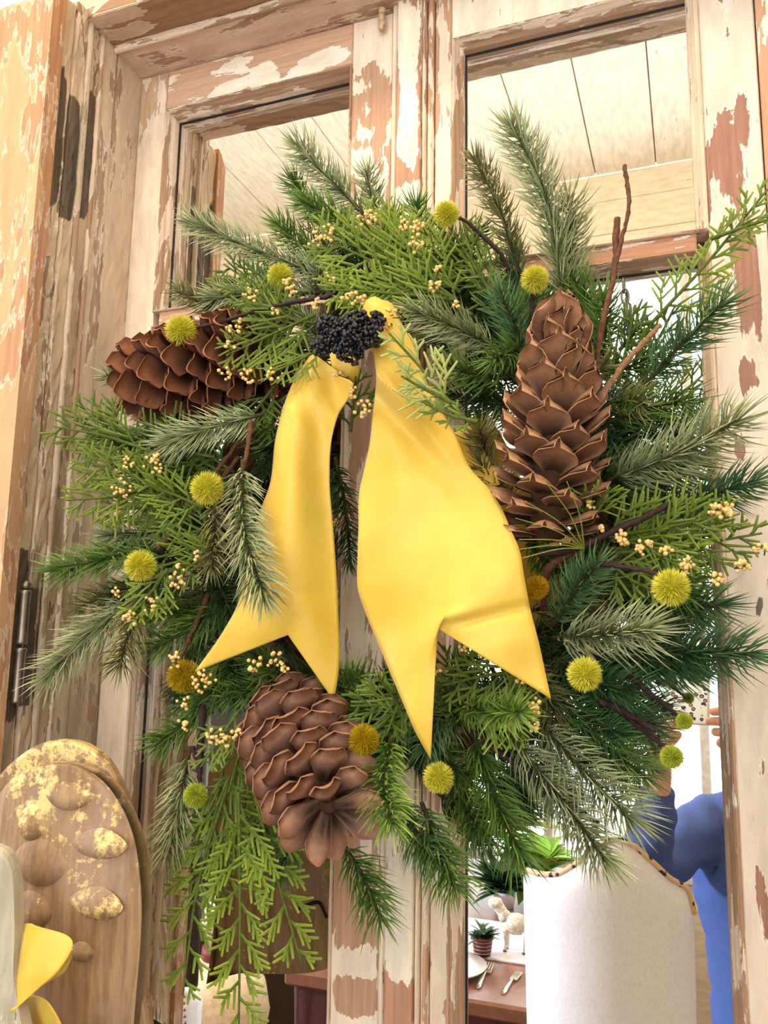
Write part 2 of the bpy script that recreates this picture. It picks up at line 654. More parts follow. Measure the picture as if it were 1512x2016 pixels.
def pmarks(lst, y):
    """(px, py, rx_px, ry_px, strength) -> marks on an upright x-z board"""
    out = []
    for px, py, rx, ry, s_ in lst:
        k = pxm(px, py, y)
        out.append((P(px, py, y), rx * k, ry * k, s_))
    return out


def fboard(name, mat, x0, x1, z0, z1, yf, th, parent, axis='z', marks=(), stains=(), **k):
    mk_ = pmarks(marks, yf)
    st_ = pmarks(stains, yf)
    if axis == 'z':
        return board(name, mat, (x0, yf, z0), X_, Z_, -Y_, x1 - x0, z1 - z0, th, parent, mk_, st_, **k)
    return board(name, mat, (x0, yf, z0), X_, Z_, -Y_, x1 - x0, z1 - z0, th, parent, mk_, st_, **k)


def strip(name, mat, p0, p1, prof, ua, va, parent, m0=0.0, m1=0.0, smooth=False):
    """profile (u along ua, v along va) swept from p0 to p1; m0/m1 mitre the ends by u"""
    p0, p1, ua, va = [np.asarray(a, float) for a in (p0, p1, ua, va)]
    D = (p1 - p0); L = np.linalg.norm(D); D /= L
    prof = np.asarray(prof, float)
    ns = max(2, int(L / 0.02))
    rows = []
    for k in range(ns + 1):
        t = k / ns
        off = prof[:, 0] * (m0 * (1 - t) * -1 + m1 * t)
        jit = rng.normal(0, 0.00012, len(prof))
        rows.append(p0 + D * (L * t) + off[:, None] * D + (prof[:, 0] + jit)[:, None] * ua + (prof[:, 1] + jit)[:, None] * va)
    V = np.concatenate(rows)
    n = len(prof)
    i = np.arange(ns)[:, None] * n
    j = np.arange(n)[None, :]
    j2 = (j + 1) % n
    q = np.stack([i + j, i + j2, i + n + j2, i + n + j], -1).reshape(-1, 4)
    caps = np.stack([np.arange(n)[::-1], ns * n + np.arange(n)])
    at = {'stain': np.tile(np.array([1.0 if (name == 'moulding' and i < 2) else 0.0 for i in range(n)]), ns + 1)} if name == 'moulding' else None  # edge beside the glass darkened too, the gap's shade painted on
    return mk(name, V, [q, caps], mat, parent, smooth, at)


def frame_moulding(parent, x0, x1, z0, z1, wl, wr, wt, wb):
    """four mitred moulding pieces round a mirror opening"""
    def prof(wd):
        return [(0, 0.004), (0, -0.0012), (0, -0.0018), (0, -0.0085), (0.0008, -0.0105), (wd * 0.30, -0.0125), (wd * 0.34, -0.0155), (wd * 0.55, -0.0190),
                (wd * 0.62, -0.0212), (wd * 0.80, -0.0226), (wd * 0.95, -0.0216), (wd, -0.0195), (wd, 0.004)]
    strip('moulding', M_mould, (x0, 0, z0), (x0, 0, z1), prof(wl), -X_, Y_, parent, wb / wl, wt / wl)
    strip('moulding', M_mould, (x1, 0, z0), (x1, 0, z1), prof(wr), X_, Y_, parent, wb / wr, wt / wr)
    strip('moulding', M_mouldx, (x0, 0, z1), (x1, 0, z1), prof(wt), Z_, Y_, parent, wl / wt, wr / wt)
    strip('moulding', M_mouldx, (x0, 0, z0), (x1, 0, z0), prof(wb), -Z_, Y_, parent, wl / wb, wr / wb)


M_gap_shade = plain('black_gap_shade', (40, 32, 26), 0.7)


def gap_shade(parent, x0, x1, z0, z1):  # dark strips painting in the shadow gap along the glass's left and top
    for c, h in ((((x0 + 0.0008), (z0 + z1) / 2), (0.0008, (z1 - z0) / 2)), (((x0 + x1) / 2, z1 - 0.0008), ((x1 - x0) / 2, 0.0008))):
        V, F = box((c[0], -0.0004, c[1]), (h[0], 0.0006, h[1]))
        mk('gap_shade_line', V, F, M_gap_shade, parent)


# ------------------------------------------------------------------ doors
YF = -0.020
ZB = -0.80
XL0, XL1 = -0.5445, -0.3235        # left mirror opening
XR0, XR1 = -0.1985, 0.0150         # right mirror opening
ZT, ZM1, ZM0 = 0.6045, 0.3690, 0.3405
d1 = empty('door_1', (-0.43, 0, ZB), 'left door leaf of peeling cream and tan boards round two mirror panes', None, None, 'structure')
d2 = empty('door_2', (-0.09, 0, ZB), 'right door leaf with tall mirror showing the blue sweater and white chair', None, None, 'structure')

fboard('stile', M_stile_L, -0.5883, XL0 - 0.0065, ZB, 0.660, YF, 0.03, d1,
       marks=[(300, 420, 60, 120, -0.10), (290, 180, 60, 60, 0.12), (270, 330, 30, 60, 0.06), (225, 1400, 60, 200, -0.12), (255, 640, 30, 160, -0.14)])
fboard('stile', M_mid, XL1 + 0.0065, -0.2712, ZB, 0.660, YF, 0.03, d1,
       marks=[(735, 70, 60, 50, -0.22), (730, 230, 55, 110, 0.14), (715, 170, 18, 12, -0.2), (718, 255, 22, 8, -0.25), (710, 320, 30, 20, -0.22),
              (740, 880, 50, 200, 0.2), (690, 1760, 40, 90, 0.14), (700, 1905, 38, 36, -0.34), (695, 1955, 38, 26, 0.4), (690, 2010, 50, 26, -0.25), (735, 1880, 10, 60, 0.1)])
fboard('top_rail', M_rail1, XL0 - 0.0062, XL1 + 0.0062, ZT + 0.0065, 0.660, YF, 0.03, d1, axis='x',
       marks=[(400, 160, 60, 26, 0.12), (450, 175, 34, 12, -0.32), (520, 150, 24, 26, -0.34), (640, 115, 55, 20, -0.3), (560, 112, 60, 24, 0.16), (650, 80, 50, 14, 0.12), (600, 145, 30, 10, -0.3)],
       stains=[(579, 119, 4, 4, 0.9)])
frame_moulding(d1, XL0, XL1, ZM1, ZT, 0.0066, 0.0066, 0.0066, 0.0060)
frame_moulding(d1, XL0, XL1, ZB + 0.1, ZM0, 0.0066, 0.0066, 0.0060, 0.0066)
fboard('muntin', M_railx, XL0, XL1, ZM0 + 0.0055, ZM1 - 0.0055, -0.0185, 0.02, d1, axis='x')
fboard('muntin', M_munt, XR0, XR1, ZM0 + 0.0055, ZM1 - 0.0055, -0.0185, 0.02, d2, axis='x',
       marks=[(1250, 505, 120, 16, 0.14), (1330, 485, 40, 8, -0.2)])
frame_moulding(d2, XR0, XR1, ZM1, ZT, 0.0090, 0.0105, 0.0066, 0.0060)
frame_moulding(d2, XR0, XR1, ZB + 0.1, ZM0, 0.0090, 0.0105, 0.0060, 0.0066)
fboard('top_rail', M_white, XR0 - 0.009, XR1 + 0.0105, ZT + 0.0066, 0.76, YF, 0.03, d2, axis='x', marks=[(1100, 20, 300, 60, -0.2)])
fboard('stile', M_flute, -0.2255, XR0 - 0.0088, ZB, 0.76, -0.0185, 0.03, d2,
       marks=[(875, 160, 12, 100, -0.12), (872, 320, 8, 110, -0.2), (876, 250, 10, 40, 0.14), (870, 60, 20, 40, -0.1), (870, 1700, 11, 100, -0.26), (862, 1880, 12, 110, -0.26), (866, 1990, 10, 30, 0.1)])
fboard('stile', M_rstile, XR1 + 0.0103, 0.0715, ZB, 0.76, YF, 0.03, d2,
       marks=[(1440, 240, 35, 50, 0.10), (1435, 60, 12, 14, 0.22), (1460, 160, 14, 150, 0.14), (1425, 300, 26, 60, 0.22), (1475, 550, 20, 110, 0.22), (1455, 330, 30, 50, 0.14),
              (1475, 740, 22, 44, 0.26), (1460, 900, 14, 50, 0.22), (1395, 420, 8, 300, 0.12), (1440, 1200, 60, 320, -0.2), (1500, 1800, 16, 110, 0.30), (1462, 1790, 20, 170, -0.2),
              (1450, 1945, 60, 26, 0.22), (1420, 560, 14, 300, -0.12), (1490, 1523, 12, 6, 0.24), (1497, 1730, 12, 20, 0.2)],
       stains=[(1494, 1196, 6, 7, 1.0), (1497, 1252, 4, 8, 0.8), (1380, 3, 8, 5, 0.9), (1468, 375, 8, 8, 0.6)])
fboard('stile_edge', M_flute, 0.0725, 0.105, ZB, 0.76, -0.024, 0.034, d2, marks=[(1500, 200, 20, 300, 0.1)])

# half-round bead and the projecting astragal between the two leaves
a_ = np.linspace(0, math.pi, 9)
bead = [(0.0, 0.004)] + [(0.0036 - 0.0036 * math.cos(t), -0.016 - 0.0065 * math.sin(t)) for t in a_] + [(0.0072, 0.004)]
strip('bead', M_flute, (-0.2335, 0, ZB), (-0.2335, 0, 0.76), bead, X_, Y_, d2)
fboard('astragal', M_white, -0.2632, -0.2380, ZB, 0.76, -0.0300, 0.04, d1,
       marks=[(800, 60, 26, 40, -0.18), (805, 240, 20, 90, -0.26), (778, 200, 8, 120, 0.18), (828, 180, 8, 150, 0.2), (800, 335, 30, 36, 0.32), (790, 345, 20, 20, 0.2), (790, 870, 50, 200, 0.1),
              (815, 1740, 28, 70, -0.1), (785, 1830, 25, 100, -0.28), (785, 1975, 34, 44, 0.40), (822, 1830, 10, 140, 0.25), (770, 1700, 14, 60, 0.16)],
       stains=[(805, 300, 3, 18, 0.6), (818, 270, 2, 12, 0.6)])
strip('bead', M_flute, (-0.2705, 0, ZB), (-0.2705, 0, 0.76), [(0, 0.004)] + [(0.0034 - 0.0034 * math.cos(t), -0.021 - 0.0062 * math.sin(t)) for t in a_] + [(0.0068, 0.004)], X_, Y_, d1)
strip('bead', M_flute, (-0.2380, 0, ZB), (-0.2380, 0, 0.76), [(0, 0.004)] + [(0.0021 - 0.0021 * math.cos(t), -0.020 - 0.005 * math.sin(t)) for t in a_] + [(0.0042, 0.004)], X_, Y_, d1)

# mirror panes, each a slab behind its moulding
for dd, x0, x1 in ((d1, XL0, XL1), (d2, XR0, XR1)):
    for z0, z1 in ((ZM1, ZT), (ZB + 0.1, ZM0)):
        V, F = box(((x0 + x1) / 2, 0.002, (z0 + z1) / 2), ((x1 - x0) / 2 + 0.002, 0.002, (z1 - z0) / 2 + 0.002))
        mk('mirror_pane', V, F, M_mirror, dd)
        gap_shade(dd, x0, x1, z0, z1)
    fboard('bottom_rail', M_railx, x0 - 0.006, x1 + 0.006, ZB, ZB + 0.094, YF, 0.03, dd, axis='x', res=0.03)

# iron bolt at the top of the leaf
bolt = MB()
bolt.add(*box(P(752, 10, -0.028), (0.0028, 0.003, 0.030), bev=0.001))
bolt.add(*ball(P(752, 20, -0.031), (0.004, 0.003, 0.004), ICO2))
bolt.add(*ball(P(753, 46, -0.028), (0.004, 0.004, 0.004), ICO2))
bolt.build('bolt', plain('painted_bolt', (216, 184, 150), 0.5, 0.2), d1, True)

# ------------------------------------------------------------------ door surround
head = empty('trim_1', (-0.2, -0.06, 0.66), 'worn brown door head with stepped soffit above the left leaf', None, None, 'structure')
HX1 = 0.60
board('soffit_board', M_head2, (-0.600, -0.0655, 0.661), X_, Y_, -Z_, 0.600 + HX1, 0.0655, 0.05, head,
      [(P(300, 115, -0.04) * [1, 1, 0] + [0, 0, 0.661], 0.04, 0.02, 0.12)])
board('soffit_board', M_head, (-0.600, -0.1170, 0.6635), X_, Y_, -Z_, 0.600 + HX1, 0.0445, 0.06, head,
      [(np.array([-0.56, -0.1, 0.66]), 0.035, 0.02, -0.22), (np.array([-0.45, -0.09, 0.66]), 0.08, 0.03, 0.25)], uneven=0.001)
strip('bead', M_mouldx, (-0.587, 0, 0.661), (HX1, 0, 0.661),
      [(-0.0725, 0.01)] + [(-0.0690 - 0.0035 * math.cos(t), -0.0005 - 0.0038 * math.sin(t)) for t in a_] + [(-0.0655, 0.01)], Y_, Z_, head)
fboard('face_board', M_head, -0.588, HX1, 0.6648, 0.80, -0.117, 0.02, head, axis='x', res=0.02)
fboard('lining_board', M_head2, -0.587, 0.14, 0.72, 0.80, -0.021, 0.02, head, axis='x', res=0.03)

jamb = empty('trim_2', (-0.80, -0.09, ZB), 'tall scarred jamb on the left with dark hinge mortises and clipped top', None, None, 'structure')


def jboard(name, mat, y0, y1, zt, xf, marks=(), stains=(), z0=ZB, uneven=0.0008):
    def conv(lst):
        out = []
        for px, py, ry, rz, s_ in lst:      # pixel on the reveal plane x = xf, radii in metres
            d = CR * (px - CX) / FPX + CU * (CY - py) / FPX + CF
            out.append((CAM + d * (xf / d[0]), ry, rz, s_))
        return out
    return board(name, mat, (xf, y1, z0), Y_, Z_, X_, y0 - y1, zt - z0, 0.05, jamb, conv(marks), conv(stains), uneven=uneven)


jboard('jamb_board', M_jamb, -0.0100, -0.0640, 0.69, -0.5885, marks=[(250, 600, 0.02, 0.1, -0.2), (240, 250, 0.02, 0.06, 0.1)], stains=[(246, 320, 0.0012, 0.003, 0.9)])
jboard('jamb_board', M_jamb, -0.0650, -0.0880, 0.69, -0.5875, marks=[(190, 600, 0.01, 0.2, 0.0)])
jboard('jamb_board', M_jambd, -0.0890, -0.1120, 0.675, -0.5895, marks=[(140, 100, 0.02, 0.04, -0.2)],
       stains=[(166, 300, 0.013, 0.074, 0.95)], uneven=0.002)
jboard('jamb_board', M_jambd, -0.1128, -0.1290, 0.675, -0.5880, marks=[(120, 700, 0.02, 0.3, 0.03)],
       stains=[(137, 310, 0.011, 0.070, 0.95), (88, 1250, 0.011, 0.075, 0.9)], uneven=0.002)
jboard('jamb_board', M_jambd, -0.1298, -0.1470, 0.668, -0.5905, marks=[],
       stains=[(105, 262, 0.013, 0.078, 0.95), (28, 1250, 0.012, 0.08, 0.9)], uneven=0.002)
# front post with a clipped top corner, its broad face towards the room
poly = [(-0.1478, ZB), (-0.1478, 0.672), (-0.155, 0.668), (-0.1665, 0.652), (-0.1665, ZB)]
n_ = len(poly)
V = np.array([[-0.5865, a, b] for a, b in poly] + [[-0.74, a, b] for a, b in poly])
zc = np.linspace(ZB, 0.65, 100)
mk('jamb_post', V, [np.array([[i, (i + 1) % n_, n_ + (i + 1) % n_, n_ + i] for i in range(n_)]), np.array([list(range(n_))[::-1], list(range(n_, 2 * n_))])], M_jambf, jamb)
strip('bead', M_jamb, (-0.590, -0.108, ZB), (-0.590, -0.108, 0.668), [(0.0045 * math.cos(t), 0.0045 * math.sin(t)) for t in np.linspace(0, 2 * math.pi, 11)[:-1]], X_, Y_, jamb, smooth=True)
strip('bead', M_mould, (-0.589, -0.0885, ZB), (-0.589, -0.0885, 0.664), [(0.0028 * math.cos(t), 0.0028 * math.sin(t)) for t in np.linspace(0, 2 * math.pi, 9)[:-1]], X_, Y_, jamb, smooth=True)

hinge = empty('door_hinge', P(45, 1380, -0.145), 'dark iron barrel hinge standing in the scarred left jamb', 'hinge')
hx, hy = -0.5835, -0.139
def hz(py):
    d = CR * (45 - CX) / FPX + CU * (CY - py) / FPX + CF
    return (CAM + d * (hx / d[0]))[2]
z0h, z1h = hz(1385), hz(1160)
zm = (z0h + z1h) / 2
for za, zb in ((z0h, zm - 0.001), (zm + 0.001, z1h)):
    V, F = lathe([(0.0001, za), (0.0048, za + 0.0006), (0.0052, za + 0.003), (0.0046, za + 0.005), (0.0046, zb - 0.005), (0.0054, zb - 0.003), (0.005, zb - 0.0008), (0.0001, zb)], (hx, hy, 0))
    mk('hinge_barrel', V, F, M_iron, hinge, True)
V, F = lathe([(0.0001, 0), (0.004, 0.001), (0.0045, 0.005), (0.002, 0.008), (0.0001, 0.009)], (hx, hy, z1h))
mk('finial', V, F, M_iron, hinge, True)
for yy in (-0.126, -0.1545):
    V, F = box((-0.5895, yy, zm), (0.0022, 0.0075, 0.055), bev=0.0008)
    mk('hinge_leaf', V, F, M_iron, hinge)

# ------------------------------------------------------------------ room shell (seen in the mirrors)
XW0, XW1, YW, ZC, ZFL = -2.7, 2.3, -2.5, 1.93, -1.52


def slab(name, x0, x1, y0, y1, z0, z1, mat, parent=None, bev=0.0):
    V, F = box(((x0 + x1) / 2, (y0 + y1) / 2, (z0 + z1) / 2), ((x1 - x0) / 2, (y1 - y0) / 2, (z1 - z0) / 2), bev=bev)
    return mk(name, V, F, mat, parent)


def struct(o, label):
    return tag(o, label, None, None, 'structure')


struct(slab('wall_back', XW0 - 0.1, XW1 + 0.1, 0.012, 0.10, ZFL, ZC + 0.05, M_wallp), 'cream wall behind the door surround, glimpsed at the top left corner')
wl_ = empty('wall_left', (XW0, -1.2, ZFL), 'cream wall with a side window at the left of the room', None, None, 'structure')
for y0, y1, z0, z1 in ((YW - 0.1, -1.70, ZFL, ZC + 0.05), (-0.12, 0.012, ZFL, ZC + 0.05), (-1.70, -0.12, ZFL, -0.55), (-1.70, -0.12, 1.25, ZC + 0.05)):
    slab('wall_section', XW0 - 0.1, XW0, y0, y1, z0, z1, M_wallp, wl_)
w4 = empty('window_4', (XW0, -1.05, -0.55), 'side window in the left wall that lights the white chair', None, None, 'structure')
for y0, y1, z0, z1 in ((-1.70, -1.65, -0.55, 1.25), (-0.17, -0.12, -0.55, 1.25), (-1.65, -0.17, -0.55, -0.50), (-1.65, -0.17, 1.20, 1.25)):
    slab('window_frame', XW0 - 0.07, XW0 + 0.015, y0, y1, z0, z1, M_whitep, w4, 0.004)
slab('pane', XW0 - 0.035, XW0 - 0.031, -1.65, -0.17, -0.50, 1.20, M_glass, w4)
struct(slab('wall_right', XW1, XW1 + 0.1, YW - 0.1, 0.012, ZFL, ZC + 0.05, M_wallp), 'plain cream wall at the right side of the room')
fl = struct(slab('floor', XW0, XW1, YW, 0.012, ZFL - 0.1, ZFL - 0.02, M_floor), 'brown board floor of the room')
for k in range(20):
    x0 = XW0 + k * 0.25
    slab('floor_board', x0 + 0.001, x0 + 0.249, YW, 0.012, ZFL - 0.02, ZFL, M_floor, fl, 0.002)
ce = struct(slab('ceiling', XW0, XW1, YW, 0.012, ZC + 0.012, ZC + 0.06, plain('dark_joint', (120, 86, 66))), 'cream plank ceiling reflected in the upper mirror panes')
for k in range(-11, 10):
    x0 = -0.072 + k * 0.2365
    a, b = max(x0, XW0), min(x0 + 0.2365, XW1)
    if b - a > 0.01:
        slab('plank', a + 0.0022, b - 0.0022, YW, 0.012, ZC, ZC + 0.014, M_plank, ce, 0.002)
# window wall with real openings
wf = empty('wall_front', (0, YW, ZFL), 'cream horizontally planked window wall reflected in the mirrors', None, None, 'structure')
xs = [XW0] + sorted(sum([[a, b] for a, b, _, _ in WIN], [])) + [XW1]
zz = ZC
rows = []
z = 1.52
while z < ZC - 0.01:
    rows.append((z, min(z + 0.145, ZC))); z += 0.145
for a, b in rows:
    slab('plank', XW0, XW1, YW - 0.06, YW + rng.uniform(-0.002, 0.002), a + 0.0012, b - 0.0012, M_plankx, wf, 0.003)
slab('backing', XW0, XW1, YW - 0.10, YW - 0.055, 1.52, ZC + 0.05, M_wallp, wf)
slab('lower_panel', XW0, XW1, YW - 0.10, YW, ZFL, -0.80, M_plankx, wf)
for a, b in zip(xs[0::2], xs[1::2]):
    slab('pier', a, b, YW - 0.10, YW, -0.80, 1.52, M_plankx, wf)
for i, (a, b, c, d) in enumerate(WIN):
    wn = empty('window_%d' % (i + 1), ((a + b) / 2, YW, c), ['wide bright white window behind the person, reflected in the right mirror', 'bright window reflected at the left edge of the left mirror', 'bright window to the right of the person, beyond the mirror edge'][i], None, None, 'structure')
    for x0, x1, z0, z1 in ((a, a + 0.05, c, d), (b - 0.05, b, c, d), (a + 0.05, b - 0.05, c, c + 0.05), (a + 0.05, b - 0.05, d - 0.05, d)):
        slab('window_frame', x0, x1, YW - 0.07, YW + 0.015, z0, z1, M_whitep, wn, 0.004)
    n = 3 if b - a > 1.2 else 2
    wd = (b - a - 0.1) / n
    for k in range(1, n):
        slab('mullion', a + 0.05 + k * wd - 0.018, a + 0.05 + k * wd + 0.018, YW - 0.055, YW + 0.008, c + 0.05, d - 0.05, M_whitep, wn, 0.004)
    for k in range(n):
        slab('pane', a + 0.05 + k * wd, a + 0.05 + (k + 1) * wd, YW - 0.035, YW - 0.031, c + 0.05, d - 0.05, M_glass, wn)
# ------------------------------------------------------------------ wreath
WC = P(775, 1010, -0.075)
wreath = empty('evergreen_wreath', WC, 'round evergreen wreath of spruce, cedar, pine cones and yellow pompoms on the mirrored doors', 'wreath')

# twisted vine ring that carries everything
RX, RZ = 0.178, 0.195
for k in range(5):
    t = np.linspace(0, 2 * math.pi, 90)
    ph = k * 1.257
    rr = 0.014
    pts = np.stack([WC[0] + (RX + rr * np.cos(7 * t + ph)) * np.cos(t), WC[1] + 0.018 + rr * np.sin(7 * t + ph) + 0 * t, WC[2] + (RZ + rr * np.cos(7 * t + ph)) * np.sin(t)], 1)
    V, F = tube(pts, 0.0042 + 0.0008 * np.sin(t * 9 + k), 6)
    mk('vine', V, F, M_twig, wreath, True)

KC = {  # root colour, darkened for shade inside the foliage, and tip colour
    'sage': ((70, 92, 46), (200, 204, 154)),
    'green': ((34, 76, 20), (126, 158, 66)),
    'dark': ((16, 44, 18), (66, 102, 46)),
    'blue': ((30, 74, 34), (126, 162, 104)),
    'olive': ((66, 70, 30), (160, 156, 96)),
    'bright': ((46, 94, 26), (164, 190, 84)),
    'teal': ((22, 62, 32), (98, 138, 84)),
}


def needles(path, nl, dens, kind, spread=52, rad=0.00066):
    s = np.concatenate([[0], np.cumsum(np.linalg.norm(np.diff(path, axis=0), axis=1))])
    L = s[-1]
    n = int(dens * L * 100)
    u = np.sort(rng.uniform(0.06, 1.0, n)) ** 0.95
    T, N, B = frames(path)
    def at(A):
        return np.stack([np.interp(u * L, s, A[:, i]) for i in range(3)], 1)
    p, t, nn, bb = at(path), at(T), at(N), at(B)
    az = np.arange(n) * 2.39996 + rng.normal(0, 0.4, n)
    ang = np.radians(np.where(u > 0.9, spread - (u - 0.9) * 320, spread) + rng.normal(0, 7, n))
    rdir = np.cos(az)[:, None] * nn + np.sin(az)[:, None] * bb
    d0 = np.cos(ang)[:, None] * t + np.sin(ang)[:, None] * rdir
    ln = 1.12 * nl * rng.uniform(0.72, 1.1, n) * np.clip(0.75 + u * 0.7, 0, 1.0) * np.where(u > 0.93, 0.82, 1.0)
    d1 = d0 * 0.8 + t * 0.35 + rng.normal(0, 0.05, (n, 3))
    d1 /= np.linalg.norm(d1, axis=1)[:, None]
    p1 = p + d0 * (ln * 0.5)[:, None]
    p2 = p1 + d1 * (ln * 0.5)[:, None]
    s1 = np.cross(d0, t); s1 /= np.linalg.norm(s1, axis=1)[:, None] + 1e-9
    s2 = np.cross(d0, s1)
    V = np.empty((n, 7, 3))
    for k in range(3):
        a = k * 2.0944
        o = math.cos(a) * s1 + math.sin(a) * s2
        V[:, k] = p + o * rad * 0.8
        V[:, 3 + k] = p1 + o * rad
    V[:, 6] = p2
    b = np.arange(n)[:, None] * 7
    q = np.concatenate([b + np.array([k, (k + 1) % 3, 3 + (k + 1) % 3, 3 + k]) for k in range(3)])
    tr = np.concatenate([b + np.array([3 + k, 3 + (k + 1) % 3, 6]) for k in range(3)])
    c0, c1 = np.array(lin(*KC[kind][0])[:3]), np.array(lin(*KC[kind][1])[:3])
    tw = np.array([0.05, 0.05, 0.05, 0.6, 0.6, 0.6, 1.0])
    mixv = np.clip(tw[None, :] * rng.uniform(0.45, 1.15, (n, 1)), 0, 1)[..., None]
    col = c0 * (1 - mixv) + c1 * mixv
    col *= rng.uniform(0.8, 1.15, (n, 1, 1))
    return V.reshape(-1, 3), [q, tr], col.reshape(-1, 3)


def spruce(b, t, kind='green', yb=-0.085, yt=-0.12, nl=0.024, dens=26, bend=0.0, spread=56, via=None):
    B_, T_ = P(b[0], b[1], yb), P(t[0], t[1], yt)
    if via:
        mid = P(via[0], via[1], (yb + yt) / 2 - 0.005)
    else:
        d = T_ - B_
        side = np.cross(d, Y_)
        mid = (B_ + T_) / 2 + side * (bend + rng.normal(0, 0.05)) + np.array([0, rng.normal(0, 0.004), 0])
    # the last of the needles reach past the twig's end
    d = (T_ - mid); d /= np.linalg.norm(d)
    T2 = T_ - d * nl * 0.55
    path = smooth_path([B_, mid, T2], 14)
    V, F = tube(path, np.linspace(0.0019, 0.0011, len(path)), 5)
    st = mk('spruce_sprig', V, F, M_stem, wreath, True)
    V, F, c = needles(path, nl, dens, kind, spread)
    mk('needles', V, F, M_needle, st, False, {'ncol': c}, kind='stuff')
    return st


